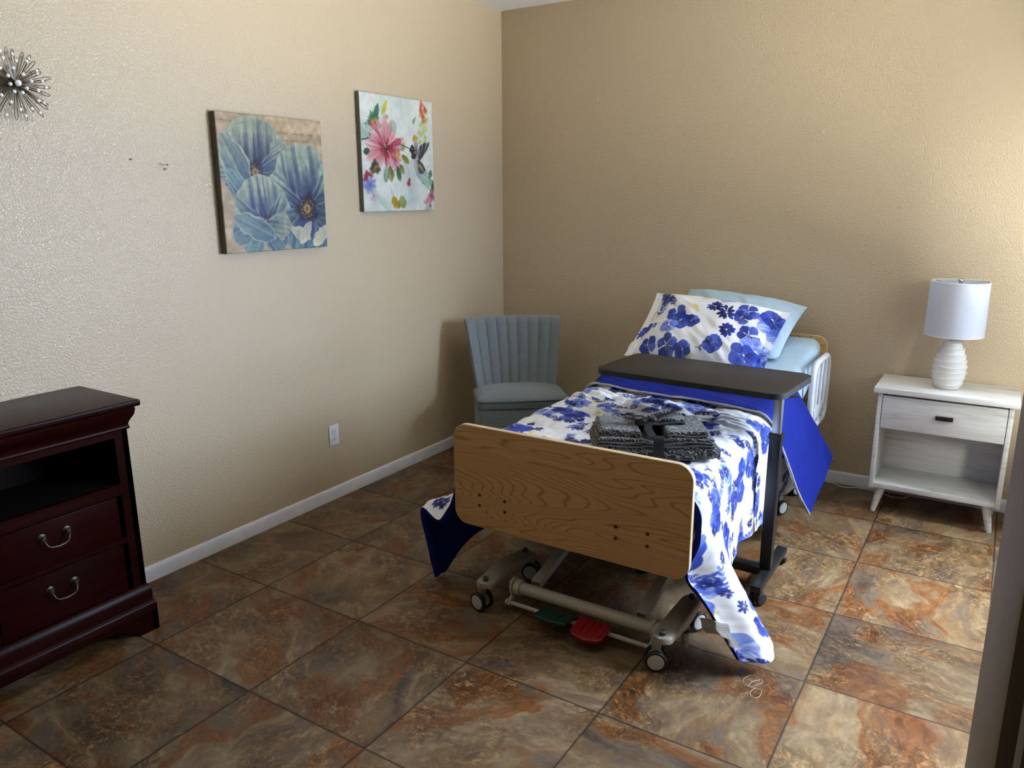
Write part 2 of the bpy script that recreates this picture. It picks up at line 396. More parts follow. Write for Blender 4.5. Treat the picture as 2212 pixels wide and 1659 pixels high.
bm = bmesh.new(); box(bm, 0, DX0 - 0.02, RY - T, RY, 0, H); box(bm, DX1 + 0.02, RX, RY - T, RY, 0, H); box(bm, DX0 - 0.02, DX1 + 0.02, RY - T, RY, 2.08, H)
struct('wall_front', bm, M['wall'])
XJ = 2.888 + 0.0359*0.352                   # visible jamb face
bm = bmesh.new(); box(bm, XJ, DX1 + 0.02, RY - T - 0.02, RY - 0.0 + 0.02, 0, 2.06, 0.003)
box(bm, DX0 - 0.02, DX0, RY - T - 0.02, RY + 0.02, 0, 2.06, 0.003); box(bm, DX0, XJ, RY - T - 0.02, RY + 0.02, 2.06, 2.08, 0.003)
struct('trim_1', bm, M['jamb'])
bm = bmesh.new(); box(bm, XJ + 0.004, XJ + 0.075, RY - T - 0.034, RY - T - 0.021, 0, 2.12, 0.003); box(bm, DX0 - 0.075, DX0 - 0.004, RY - T - 0.034, RY - T - 0.021, 0, 2.12, 0.003)
struct('trim_2', bm, M['jamb2'])
# hallway behind the camera
bm = bmesh.new(); box(bm, 0.0, RX, -6.0, -5.9, 0, H); box(bm, -T, 0.0, -6.0, RY - T, 0, H); box(bm, RX, RX + T, -6.0, RY - T, 0, H); box(bm, -T, RX + T, -6.0, RY - T, H, H + .1)
struct('wall_hallway', bm, M['wall'])


prof = [(0, 0), (0.014, 0), (0.014, 0.052), (0.0115, 0.058), (0.009, 0.0635), (0.0, 0.066)]
bm = bmesh.new(); prism(bm, [(x, z) for x, z in prof], RY, -0.0, 'y'); struct('baseboard_left', bm, M['trimw'])
bm = bmesh.new(); prism(bm, [(-x, z) for x, z in prof], 0.0, RX, 'x'); struct('baseboard_back', bm, M['trimw'])
bm = bmesh.new(); prism(bm, [(RX - x, z) for x, z in prof], RY, 0.0, 'y'); struct('baseboard_right', bm, M['trimw'])
# window
win = bpy.data.objects.new('window_1', None); COL.objects.link(win); win['kind'] = 'structure'; win.location = (RX, (WY0 + WY1)/2, WZ0)
def loc_fix(o, par):
    o.matrix_parent_inverse = Matrix.Translation(-Vector(par.location)); return o
bm = bmesh.new(); fw = 0.045
for a in ((WY0, WY0 + fw, WZ0, WZ1), (WY1 - fw, WY1, WZ0, WZ1), (WY0, WY1, WZ0, WZ0 + fw), (WY0, WY1, WZ1 - fw, WZ1), ((WY0+WY1)/2 - .02, (WY0+WY1)/2 + .02, WZ0, WZ1)):
    box(bm, RX + 0.05, RX + 0.10, a[0], a[1], a[2], a[3], 0.004)
loc_fix(fin('window_frame', bm, M['white_plastic'], win), win)
bm = bmesh.new(); box(bm, RX + 0.072, RX + 0.078, WY0 + .01, WY1 - .01, WZ0 + .01, WZ1 - .01); loc_fix(fin('window_pane', bm, M['glass'], win), win)
bm = bmesh.new(); box(bm, RX - 0.03, RX + 0.05, WY0 - .02, WY1 + .02, WZ0 - 0.02, WZ0 + 0.001, 0.004); loc_fix(fin('window_sill', bm, M['trimw'], win), win)

# ------------------------------------------------------------------ wall outlet, nails
outl = thing('wall_outlet', 'white duplex power outlet low on the left wall', 'outlet', (0, -1.6465, 0.350))
bm = bmesh.new(); prism(bm, rrect(-0.0345, 0.0345, -0.056, 0.056, 0.004), 0.0, 0.006, 'x', 0.003); fin('cover_plate', bm, M['white_plastic'], outl)
for s in (1, -1):
    bm = bmesh.new(); prism(bm, rrect(-0.0165, 0.0165, s*0.0205 - 0.0145, s*0.0205 + 0.0145, 0.010), 0.006, 0.0085, 'x', 0.0008); so = fin('socket', bm, M['white_plastic'], outl)
    bm = bmesh.new()
    for dy in (-0.0065, 0.0065): box(bm, 0.0083, 0.0088, dy - 0.0012, dy + 0.0012, s*0.0205 - 0.007, s*0.0205 + 0.002)
    lathe(bm, [(0, 0.0088), (0.0026, 0.0088), (0.0026, 0.0083)], (0, 0, s*0.0205 + 0.007), 12, 'x'); fin('slot', bm, M['dark_slot'], so)
bm = bmesh.new(); lathe(bm, [(0, 0.0085), (0.002, 0.008), (0.003, 0.006)], (0, 0, 0), 12, 'x'); fin('screw', bm, M['silver'], outl)
def nail(name, label, c, n, L, r, mat, group=None):
    bm = bmesh.new(); c = Vector(c); n = Vector(n)
    tube(bm, [(0, 0, 0), n*(L - 0.002)], r*0.55, 8); tube(bm, [n*(L - 0.002), n*L], r, 10)
    o = fin(name, bm, mat); o.location = c; return tag(o, label, 'nail' if 'nail' in name else 'wall hook')
nail('nail', 'small dark nail head in the left wall, alone near the glare', (0, -2.611, 1.714), (1, 0, 0), 0.008, 0.0030, M['dark_slot'])
nail('nail', 'pale nail with dark head sticking out of left wall above a screw', (0, -2.466, 1.697), (0.95, -.3, 0), 0.036, 0.0036, M['chrome'])
nail('screw_anchor', 'tiny round screw anchor in left wall just below the long nail', (0, -2.468, 1.681), (1, 0, 0), 0.005, 0.0042, M['darkgrey'])['category'] = 'screw'
for x, z, L in ((0.684, 2.144, 'small pale nail high on the back wall nearer the corner'), (1.99, 1.894, 'small pale hook nail on the back wall above the bed headboard')):
    bm = bmesh.new(); tube(bm, [(0, 0, 0), (0.004, -0.010, -0.004)], 0.0016, 8); tube(bm, [(0.004, -0.010, -0.004), (0.010, -0.011, -0.010), (0.012, -0.008, -0.018)], 0.0022, 8)
    o = fin('nail', bm, M['thread']); o.location = (x, 0, z); tag(o, L, 'nail')

# ------------------------------------------------------------------ starburst wall ornament
sb = thing('starburst_ornament', 'round pewter wire starburst wall ornament studded with clear crystal beads', 'wall ornament', (0.0, -3.012, 1.94))
bm = bmesh.new(); lathe(bm, [(0.012, 0.0), (0.012, 0.03), (0.007, 0.034), (0.007, 0.05)], (0, 0, 0), 16, 'x'); fin('hub_stem', bm, M['gunmetal'], sb)
bm = bmesh.new(); bmesh.ops.create_uvsphere(bm, u_segments=16, v_segments=10, radius=0.0105); bmesh.ops.translate(bm, vec=(0.062, 0, 0), verts=bm.verts); fin('bead', bm, M['crystal'], sb)
def loop_wire(a, R, x0, x1, wd):
    d = Vector((0, math.cos(a), math.sin(a))); n = Vector((0, -math.sin(a), math.cos(a))); pts = []
    def at(t, s):
        rr = 0.008 + (R - 0.008)*t; return d*rr + n*(s*wd*(0.25 + 0.75*t)) + Vector((x0 + (x1 - x0)*t, 0, 0))
    for t in (0, .25, .5, .75, .93): pts.append(at(t, 1))
    e = d*R + Vector((x1, 0, 0)); pts += [e + n*wd*0.55 + d*wd*0.5*0 + d*0.003, e + d*0.006, e - n*wd*0.55 + d*0.003]
    for t in (.93, .75, .5, .25, 0): pts.append(at(t, -1))
    return pts
beads = []
for k in range(26):
    a = 2*math.pi*k/26 + rng.uniform(-.04, .04); R = rng.choice([0.112, 0.118, 0.106]); x1 = rng.choice([0.02, 0.035, 0.05])
    bm = bmesh.new(); tube(bm, loop_wire(a, R, 0.04, x1, 0.0052), 0.0012, 6); fin('wire_loop', bm, M['gunmetal'], sb)
    if k % 2 == 0: beads.append((a, R - 0.010, x1))
for k in range(14):
    a = 2*math.pi*(k + .4)/14; R = rng.uniform(0.066, 0.092); x1 = rng.uniform(0.05, 0.075)
    bm = bmesh.new(); tube(bm, loop_wire(a, R, 0.045, x1, 0.004), 0.0012, 6); fin('wire_loop', bm, M['gunmetal'], sb)
    beads.append((a, R - 0.006, x1))
for k in range(8): beads.append((2*math.pi*(k + .3)/8, rng.uniform(0.024, 0.048), 0.066))
for a, R, x in beads:
    bm = bmesh.new(); bmesh.ops.create_uvsphere(bm, u_segments=12, v_segments=8, radius=0.0062)
    bmesh.ops.translate(bm, vec=(x, math.cos(a)*R, math.sin(a)*R), verts=bm.verts); fin('bead', bm, M['crystal'], sb)

# ------------------------------------------------------------------ painter: brush strokes rasterised into vertex colours
class Paint:
    def __init__(s, w, h, res, bg):
        s.w, s.h, s.res = w, h, res; s.nx, s.ny = int(round(w*res)), int(round(h*res))
        s.X, s.Y = np.meshgrid((np.arange(s.nx) + .5)/res, (np.arange(s.ny) + .5)/res, indexing='ij')
        s.a = np.zeros((s.nx, s.ny, 3)); s.a[:] = np.array(bg)/255.0
    def win(s, x0, x1, y0, y1):
        i0, i1 = max(0, int(x0*s.res) - 1), min(s.nx, int(x1*s.res) + 2); j0, j1 = max(0, int(y0*s.res) - 1), min(s.ny, int(y1*s.res) + 2)
        return (slice(i0, i1), slice(j0, j1)) if i1 > i0 and j1 > j0 else None
    def put(s, sl, m, col):
        m = m[..., None]; s.a[sl] = s.a[sl]*(1 - m) + (np.array(col)/255.0 if np.ndim(col) == 1 else col)*m
    def petal(s, cx, cy, ang, L, W, col, col2=None, alpha=1.0, soft=None, streak=0.0, seed=0, peak=0.62, edge=None, gain=1.1, sf=5):
        sl = s.win(cx - L - W, cx + L + W, cy - L - W, cy + L + W)
        if sl is None: return
        x = s.X[sl] - cx; y = s.Y[sl] - cy; a = x*math.cos(ang) + y*math.sin(ang); b = -x*math.sin(ang) + y*math.cos(ang)
        t = a/L; tt = np.clip(t, 0, 1)
        p = math.log(0.5)/math.log(peak); prof = np.sin(np.pi*tt**p)**0.75
        wob = 1 + 0.10*np.sin(a/L*9 + seed) + 0.06*np.sin(a/L*23 + seed*2)
        hw = W*prof*wob; so = soft or 0.7/s.res
        m = sm(-so, so, hw - np.abs(b))*((t > 0) & (t < 1))
        c1 = np.array(col)/255.0; c2 = np.array(col2 if col2 is not None else col)/255.0
        k = np.clip(tt*gain, 0, 1)[..., None]
        if streak:
            st = (vnoise(b/W*sf + 20 + seed*3.1, tt*1.2 + seed, seed) - .5)*streak*2; k = np.clip(k + st[..., None], 0, 1)
        c = c1*(1 - k) + c2*k
        if streak: c = np.clip(c*(1 + 0.10*streak*np.sin(b/W*17 + seed)[..., None]), 0, 1)
        if edge is not None:
            e = sm(0.78, 0.98, np.abs(b)/np.maximum(hw, 1e-6))*(m > 0) + sm(0.9, 0.99, t); e = np.clip(e, 0, 1)[..., None]*0.6
            c = c*(1 - e) + np.array(edge)/255.0*e
        s.put(sl, m*alpha, c)
    def line(s, pts, w, col, alpha=1.0):
        for (x0, y0), (x1, y1) in zip(pts[:-1], pts[1:]):
            sl = s.win(min(x0, x1) - w*2, max(x0, x1) + w*2, min(y0, y1) - w*2, max(y0, y1) + w*2)
            if sl is None: continue
            X, Y = s.X[sl], s.Y[sl]; dx, dy = x1 - x0, y1 - y0; L2 = dx*dx + dy*dy + 1e-12
            t = np.clip(((X - x0)*dx + (Y - y0)*dy)/L2, 0, 1); d = np.hypot(X - x0 - t*dx, Y - y0 - t*dy)
            s.put(sl, sm(w + .5/s.res, w - .5/s.res, d)*alpha if True else 0, col)
    def blob(s, cx, cy, rx, ry, col, alpha=1.0, ang=0, soft=0.3, seed=0, rag=0.15):
        r = max(rx, ry)*1.5; sl = s.win(cx - r, cx + r, cy - r, cy + r)
        if sl is None: return
        x = s.X[sl] - cx; y = s.Y[sl] - cy; a = x*math.cos(ang) + y*math.sin(ang); b = -x*math.sin(ang) + y*math.cos(ang)
        th = np.arctan2(b/ry, a/rx); d = np.hypot(a/rx, b/ry)*(1 + rag*np.sin(3*th + seed) + rag*.6*np.sin(7*th + 2*seed))
        s.put(sl, sm(1 + soft, 1 - soft, d)*alpha, col)
    def look(s, x, y):
        i = np.clip(x*s.res - .5, 0, s.nx - 1.001); j = np.clip(y*s.res - .5, 0, s.ny - 1.001); i0 = i.astype(int); j0 = j.astype(int)
        fi = (i - i0)[..., None]; fj = (j - j0)[..., None]; A = s.a
        return (A[i0, j0]*(1-fi) + A[i0+1, j0]*fi)*(1-fj) + (A[i0, j0+1]*(1-fi) + A[i0+1, j0+1]*fi)*fj

NAVY, COB, PERI, PALE, OLIVE = (20, 26, 84), (32, 52, 148), (78, 102, 192), (150, 168, 224), (202, 188, 116)
def flower(P, x, y, r, kind, R):
    a0 = R.uniform(0, 6.28)
    if kind == 0:      # broad overlapping petals, watercolour
        n = R.choice([5, 6])
        for k in range(n):
            a = a0 + 2*math.pi*k/n + R.uniform(-.12, .12); c = R.choice([NAVY, NAVY, COB, (44, 68, 168)]); c2 = R.choice([COB, COB, PERI, (58, 80, 182)])
            P.petal(x, y, a, r*R.uniform(.85, 1.1), r*R.uniform(.36, .48), c, c2, R.uniform(.8, .95), None, .5, R.randint(0, 50), .68)
        P.blob(x, y, r*.10, r*.08, (230, 228, 236), .9)
        for k in range(5): P.blob(x + R.uniform(-.14, .14)*r, y + R.uniform(-.14, .14)*r, r*.045, r*.04, NAVY, .9)
    elif kind == 1:    # daisy with narrow dark petals
        n = R.choice([8, 9, 10])
        for k in range(n):
            a = a0 + 2*math.pi*k/n + R.uniform(-.1, .1)
            P.petal(x, y, a, r*R.uniform(.75, 1.1), r*R.uniform(.15, .21), NAVY, R.choice([NAVY, COB]), .95, None, .3, R.randint(0, 50), .66)
        P.blob(x, y, r*.09, r*.09, (236, 236, 240), .9)
    elif kind == 2:    # pale wash bloom
        for k in range(6):
            a = a0 + k*1.05; P.petal(x, y, a, r*R.uniform(.8, 1.1), r*.42, R.choice([COB, PERI]), R.choice([PALE, PERI]), .7, None, .6, R.randint(0, 50), .66, PERI)
        P.blob(x, y, r*.10, r*.10, (238, 236, 240), .95)
    elif kind == 3:    # olive-yellow sprig
        for k in range(5): P.petal(x, y, a0 + k*.5, r*R.uniform(.7, 1), r*.17, OLIVE, (222, 210, 150), .85, None, .4, R.randint(0, 50), .6)
    else:              # leafy stem
        c = R.choice([NAVY, COB, (72, 84, 150)]); px, py, a = x, y, a0
        for k in range(6):
            nx_, ny_ = px + math.cos(a)*r*.32, py + math.sin(a)*r*.32; P.line([(px, py), (nx_, ny_)], .0016, c, .9)
            for sgn in (1, -1): P.petal(nx_, ny_, a + sgn*.75, r*R.uniform(.4, .6), r*.10, c, R.choice([COB, PERI]), .85, None, .3, R.randint(0, 50), .5)
            px, py = nx_, ny_; a += R.uniform(-.15, .3)
def print_field(w, h, res, seed, scale=1.0, dens=1.0):
    P = Paint(w, h, res, (226, 226, 230)); R = random.Random(seed)
    v = vnoise(P.X*9, P.Y*9, seed); P.a *= (1 - 0.03*v[..., None])
    cl = []; tries = 0; want = int(w*h*15*dens)
    while len(cl) < want and tries < 5000:
        tries += 1; x, y = R.uniform(0, w), R.uniform(0, h)
        if all((x-a)**2 + (y-b)**2 > (0.19*scale)**2 for a, b in cl): cl.append((x, y))
    for x, y in cl:
        for k in range(2): flower(P, x + R.uniform(-.08, .08)*scale, y + R.uniform(-.08, .08)*scale, R.uniform(.05, .07)*scale, 4, R)
        if R.random() < .8: flower(P, x + R.uniform(-.12, .12)*scale, y + R.uniform(-.12, .12)*scale, .05*scale, 3, R)
        for k in range(R.choice([2, 3])):
            flower(P, x + R.uniform(-.07, .07)*scale, y + R.uniform(-.07, .07)*scale, R.uniform(.045, .075)*scale, R.choice([0, 0, 0, 2]), R)
        for k in range(3): flower(P, x + R.uniform(-.15, .15)*scale, y + R.uniform(-.15, .15)*scale, R.uniform(.026, .036)*scale, 1, R)
    return P

# ------------------------------------------------------------------ canvases on the left wall
def canvas(name, label, y0, y1, z0, z1, dep, P, edge_mat, extra_label=None):
    t = thing(name, label, 'painting', (0, (y0+y1)/2, (z0+z1)/2)); W, Hh = y1 - y0, z1 - z0
    b = 0.004; nx, ny = P.nx, P.ny
    u = np.linspace(0, W, nx); v = np.linspace(0, Hh, ny); U, V = np.meshgrid(u, v, indexing='ij')
    e = np.minimum(np.minimum(U, W - U), np.minimum(V, Hh - V)); X = dep - b + b*np.sqrt(np.clip(1 - (1 - np.clip(e/b, 0, 1))**2, 0, 1))
    Pp = np.stack([X, U - W/2, V - Hh/2], -1)
    grid_mesh('picture_face', Pp, M['canvas'], t, col=P.look(U/W*P.w, V/Hh*P.h))
    bm = bmesh.new(); box(bm, 0.003, dep - b, -W/2 + .0003, W/2 - .0003, -Hh/2 + .0003, Hh/2 - .0003); fin('stretched_side', bm, edge_mat, t)
    return t
def poppy(P, cx, cy, petals, cr, cc, seed):
    R = random.Random(seed)
    for (a, L, W, c1, c2) in petals:
        P.petal(cx, cy, math.radians(a), L, W, c1, c2, 1.0, .0012, .42, R.randint(0, 60), .66, (184, 204, 206), 1.25, 11)
        for k in range(26):   # fine veins from the centre
            aa = math.radians(a) + R.uniform(-.42, .42)*W/L*1.6; l0, l1 = cr*1.0, L*R.uniform(.45, .72)
            P.line([(cx + math.cos(aa)*l0, cy + math.sin(aa)*l0), (cx + math.cos(aa)*l1, cy + math.sin(aa)*l1)], .0007, R.choice([(46, 62, 140), (70, 108, 176), (140, 176, 206)]), .45)
    P.blob(cx, cy, cr*1.25, cr*1.25, (44, 42, 92), .85, 0, .35, 1)
    P.blob(cx, cy, cr, cr, (62, 58, 62), 1, 0, .1, 2, .04)
    for k in range(150):
        a = R.uniform(0, 6.28); r = cr*R.uniform(.5, 1.02); P.blob(cx + math.cos(a)*r, cy + math.sin(a)*r, .0022, .0022, R.choice([cc, (150, 150, 170), (38, 36, 60), (190, 180, 160)]), .9)
    P.blob(cx, cy, cr*.5, cr*.5, (150, 134, 104), 1, 0, .12, 3, .05)
    for k in range(9):
        a = k*.698; P.petal(cx, cy, a, cr*.48, cr*.10, (120, 100, 70), (214, 200, 170), .95)
P1 = Paint(0.594, 0.588, 520, (196, 190, 176))
n1 = vnoise(P1.X*7, P1.Y*22, 3); n2 = vnoise(P1.X*40, P1.Y*60, 4); P1.a *= (0.86 + 0.2*n1 + 0.06*n2)[..., None]
P1.a[..., 2] *= (0.98 + 0.06*vnoise(P1.X*6, P1.Y*6, 9)); R = random.Random(5)
def scribble(P, x, y, n, s, col, al):
    for wd in range(n):
        pts = []; L = R.randint(3, 8)
        for k in range(L*6): pts.append((x + k*s*.16 + s*.10*math.cos(k*1.9), y + s*.28*math.sin(k*1.9 + wd)*R.choice([.5, .7, .9, 2.2, .4])))
        P.line(pts, .0009, col, al); x += L*6*s*.16 + s*1.4
for (x, y, n, s) in ((.02, .555, 2, .018), (.30, .52, 3, .015), (.32, .49, 3, .010), (.42, .455, 2, .012), (.36, .42, 3, .011), (.46, .40, 2, .012), (.28, .055, 4, .010), (.30, .03, 3, .012)): scribble(P1, x, y, n, s, (112, 104, 96), .55)
LB, MB, DB, TQ = (156, 182, 186), (108, 144, 176), (52, 70, 128), (128, 164, 172)
poppy(P1, .185, .345, [(178, .20, .075, DB, LB), (215, .17, .06, DB, MB), (30, .23, .085, (60, 92, 170), (160, 186, 190)), (125, .22, .08, DB, (168, 190, 196)), (88, .24, .135, DB, (164, 190, 190)), (250, .16, .08, MB, LB), (300, .17, .07, TQ, (128, 170, 176)), (330, .2, .07, DB, MB)], .036, (110, 116, 170), 1)
P1.petal(.02, .50, math.radians(-62), .30, .065, (150, 180, 184), (96, 134, 176), 1, .0012, .5, 4, .45, (214, 232, 236))
P1.petal(.03, .36, math.radians(-50), .27, .055, (132, 176, 196), (66, 100, 168), 1, .0012, .5, 8, .5, (200, 224, 232))
poppy(P1, .475, .185, [(215, .20, .07, DB, MB), (180, .24, .10, DB, (140, 180, 196)), (148, .26, .10, (50, 70, 150), (158, 196, 204)), (60, .26, .11, DB, (156, 196, 206)), (98, .30, .15, (48, 70, 150), (166, 198, 202)), (300, .22, .10, (46, 74, 170), (96, 150, 190)), (255, .22, .11, (46, 74, 170), (120, 168, 196)), (10, .2, .08, DB, MB), (340, .2, .08, DB, MB)], .046, (170, 160, 130), 2)
P1.petal(.36, .10, math.radians(-25), .14, .03, (196, 214, 216), (170, 196, 206), 1, .001, .3, 3, .5, (222, 234, 236))
P1.petal(.42, .02, math.radians(55), .13, .03, (220, 226, 222), (180, 200, 206), 1, .001, .3, 5, .5)
P1.petal(.50, .01, math.radians(40), .14, .035, (224, 228, 224), (186, 206, 208), 1, .001, .3, 6, .5)
poppy(P1, .215, .130, [(170, .17, .07, MB, LB), (235, .18, .06, (70, 110, 180), (130, 176, 196)), (200, .19, .06, MB, (120, 160, 190)), (310, .17, .07, (62, 96, 170), (120, 160, 190)), (350, .16, .06, MB, LB), (130, .19, .09, DB, (158, 192, 202)), (60, .19, .09, DB, (158, 192, 202)), (95, .21, .12, (52, 78, 160), (170, 198, 200))], .020, (60, 60, 130), 3)
P1.petal(.05, .16, math.radians(-25), .25, .055, (150, 186, 200), (96, 140, 186), 1, .001, .5, 7, .5, (214, 230, 236))
for _k in range(90): P1.blob(R.uniform(0, .6), R.uniform(0, .6), R.uniform(.008, .03), R.uniform(.003, .010), R.choice([(120, 134, 140), (186, 186, 176), (140, 150, 160)]), R.uniform(.08, .2), R.uniform(0, 3), .6, _k)
_g = P1.a.mean(-1, keepdims=True); P1.a = np.clip((P1.a*.80 + _g*.20)*np.array([.90, .83, .75]), 0, 1)*(.93 + .12*vnoise(P1.X*60, P1.Y*60, 77))[..., None]
P1.a = np.clip((P1.a - .58)*1.3 + .53, 0.02, 1)
canvas('poppy_canvas', 'square canvas of three large pale blue poppies over handwriting', -2.239, -1.646, 1.332, 1.920, 0.04, P1, M['canvas_dark'])

P2 = Paint(0.588, 0.594, 520, (226, 232, 232)); R = random.Random(9)
def X2(px, py):   # fractions of the face read from the photograph
    return px*0.588, (1 - py)*0.594
for k in range(46):
    P2.blob(R.uniform(0, .59), R.uniform(0, .59), R.uniform(.03, .08), R.uniform(.03, .08), R.choice([(196, 214, 214), (210, 222, 220), (236, 240, 240), (186, 200, 206), (228, 232, 226), (200, 196, 206)]), R.uniform(.3, .6), R.uniform(0, 3), .6, k)
def leaf(px, py, a, L, W, c, c2, al=.95): x, y = X2(px, py); P2.petal(x, y, math.radians(a), L, W, c, c2, al, None, .5, R.randint(0, 50), .5)
for k in range(9): leaf(.17, .25, 40 + k*18, R.uniform(.05, .08), .009, (40, 88, 66), R.choice([(120, 150, 70), (60, 120, 96)]))
leaf(.17, .25, 70, .11, .018, (52, 100, 84), (60, 120, 100)); leaf(.28, .17, 62, .09, .014, (176, 180, 50), (220, 210, 60)); leaf(.30, .19, 10, .04, .012, (150, 160, 80), (196, 150, 120))
x, y = X2(.17, .245); P2.blob(x, y, .026, .020, (196, 130, 40), .9); P2.blob(x + .01, y - .012, .012, .016, (120, 70, 40), .8)
x, y = X2(.32, .45)
for k in range(60):
    a = R.uniform(0, 6.28); L = R.uniform(.08, .165); c = R.choice([(200, 120, 140), (226, 170, 180), (236, 210, 212), (176, 60, 88), (216, 176, 176)])
    P2.petal(x + math.cos(a)*.012, y + math.sin(a)*.012, a, L, R.uniform(.012, .024), R.choice([(150, 34, 60), (180, 60, 90), (206, 110, 130)]), c, .72, None, .5, k, .66, R.choice([None, (240, 232, 232)]))
for k in range(26):
    a = R.uniform(0, 6.28); P2.petal(x, y, a, R.uniform(.03, .07), .006, (96, 20, 40), R.choice([(160, 36, 66), (190, 70, 60)]), .85)
P2.blob(x, y, .014, .012, (70, 30, 30), .95); P2.blob(x - .004, y + .004, .005, .005, (210, 160, 60), .9)
for k in range(14): leaf(R.uniform(.02, .10), R.uniform(.30, .36), R.uniform(0, 360), .05, .014, (180, 200, 196), (150, 176, 170), .6)
leaf(.40, .20, -70, .07, .03, (176, 190, 176), (140, 160, 150), .7)
x, y = X2(.16, .62); P2.blob(x, y, .035, .032, (52, 48, 40), .95); P2.blob(x + .006, y, .02, .008, (176, 140, 80), .8, .6); P2.blob(x - .01, y - .018, .03, .012, (110, 100, 50), .8, .4)
x, y = X2(.06, .70); P2.blob(x, y, .034, .024, (150, 30, 50), .9, .3); P2.blob(x + .012, y - .045, .045, .036, (112, 120, 196), .85, 0, .3, 3)
for k in range(12): P2.petal(x + .012, y - .045, R.uniform(0, 6.28), .05, .008, (80, 90, 180), (196, 200, 232), .7)
leaf(.02, .50, 20, .05, .018, (40, 70, 50), (60, 90, 60)); x, y = X2(.01, .39); P2.line([(x, y), (x + .03, y + .004), (x + .045, y + .01)], .003, (40, 40, 44), .9)
for (px, py, a, L, W, c, c2) in ((.36, .60, -85, .085, .028, (96, 96, 56), (176, 168, 110)), (.31, .60, -95, .09, .022, (180, 206, 190), (120, 150, 130)), (.46, .60, -75, .085, .018, (34, 70, 50), (80, 120, 80)), (.50, .585, -60, .06, .02, (90, 110, 70), (150, 170, 110)), (.52, .51, 25, .0, .0, (0,0,0), (0,0,0)), (.53, .50, -35, .075, .018, (110, 120, 56), (150, 150, 60)), (.54, .47, 70, .05, .014, (120, 150, 80), (170, 190, 110)), (.47, .55, 95, .055, .012, (206, 160, 50), (226, 180, 60))):
    if L: leaf(px, py, a, L, W, c, c2)
x, y = X2(.60, .62); P2.line([X2(.54, .55), X2(.60, .60), X2(.635, .68), X2(.635, .73)], .0011, (90, 100, 100), .8); x, y = X2(.62, .745); P2.blob(x, y, .014, .02, (176, 40, 60), .9, -.3); P2.blob(x + .006, y + .018, .01, .008, (90, 120, 80), .8)
P2.line([X2(.35, .78), X2(.38, .85), X2(.42, .88)], .0011, (90, 100, 100), .8)
leaf(.38, .87, -60, .075, .026, (176, 150, 30), (210, 176, 50)); leaf(.46, .98, 80, .05, .014, (120, 110, 40), (176, 150, 50)); leaf(.50, .86, -70, .075, .030, (170, 176, 110), (140, 150, 90)); leaf(.42, .96, 85, .05, .012, (150, 120, 20), (190, 160, 40))
for k in range(5): leaf(.13, .87, k*70, .04, .009, (190, 140, 160), (220, 190, 200), .7)
x, y = X2(.13, .86); P2.blob(x, y, .006, .005, (120, 30, 60), .9)
for k in range(7): leaf(.10 + k*.03, .78 + k*.02, -60, .09, .02, (196, 216, 212), (176, 204, 200), .35)
# upper right sprig
for k in range(26):
    t = k/26; px, py = .88 + .05*math.sin(k) - .02*t, .04 + .36*t; leaf(px, py, R.uniform(200, 300), .032, .009, R.choice([(190, 196, 70), (150, 170, 90), (206, 210, 130)]), (200, 206, 120), .85)
for px, py in ((.84, .03), (.89, .08), (.85, .13), (.86, .17), (.83, .08)): x, y = X2(px, py); P2.blob(x, y, .014, .019, R.choice([(206, 70, 60), (214, 100, 70)]), .85, .3, .4)
leaf(.70, .22, 55, .05, .010, (110, 140, 120), (160, 180, 150)); x, y = X2(.73, .345); P2.blob(x, y, .022, .016, (206, 160, 60), .95, .3); leaf(.71, .37, 90, .03, .007, (190, 140, 40), (206, 160, 60))
# hummingbird
for k in range(9): x, y = X2(.77, .56); P2.petal(x, y, math.radians(48 + k*5), .155 - k*.010, .011, (40, 40, 50), R.choice([(60, 60, 76), (150, 150, 160), (30, 30, 36)]), .9)
x, y = X2(.745, .50)
for k in range(4): P2.petal(x, y, math.radians(84 + k*6), .085, .009, (60, 60, 76), (176, 176, 186), .85)
x, y = X2(.70, .47); P2.petal(x, y, math.radians(-62), .20, .034, (196, 196, 200), (120, 124, 150), .95, None, .6, 3, .5)
x, y = X2(.76, .53); P2.petal(x, y, math.radians(-58), .16, .026, (34, 34, 44), (86, 90, 120), .9, None, .6, 4, .45); x, y = X2(.80, .60); P2.blob(x, y, .03, .012, (206, 170, 110), .7, -.6)
x, y = X2(.87, .66); P2.petal(x, y, math.radians(-50), .085, .009, (24, 24, 30), (40, 40, 50), .95); P2.petal(x, y, math.radians(-38), .075, .007, (24, 24, 30), (60, 60, 70), .9)
x, y = X2(.685, .445); P2.blob(x, y, .022, .020, (34, 32, 34), 1, 0, .12); x, y = X2(.70, .49); P2.blob(x, y, .020, .026, (40, 36, 34), .95, .3, .2); P2.blob(x + .004, y + .01, .006, .008, (150, 130, 80), .6)
P2.line([X2(.66, .445), X2(.51, .405)], .0022, (28, 26, 30)); x, y = X2(.68, .44); P2.blob(x, y, .003, .003, (220, 220, 220), 1)
x, y = X2(.79, .66); P2.line([(x, y), (x - .004, y - .018), (x - .016, y - .022)], .0016, (30, 30, 36)); P2.line([(x + .006, y), (x + .008, y - .022), (x + .016, y - .026)], .0016, (30, 30, 36))
for k in range(8): leaf(.84, .74, 130 - k*22, R.uniform(.05, .10), .020, (150, 190, 180), (176, 210, 200), .75)
leaf(.93, .70, 70, .05, .016, (70, 90, 86), (110, 130, 120)); leaf(.97, .86, 85, .09, .012, (40, 60, 40), (80, 110, 70))
x, y = X2(.95, .87)
for k in range(16): P2.petal(x, y, R.uniform(0, 6.28), R.uniform(.03, .055), .012, R.choice([(130, 26, 60), (170, 60, 100), (96, 60, 90)]), R.choice([(206, 150, 176), (190, 90, 130), (230, 216, 224)]), .85)
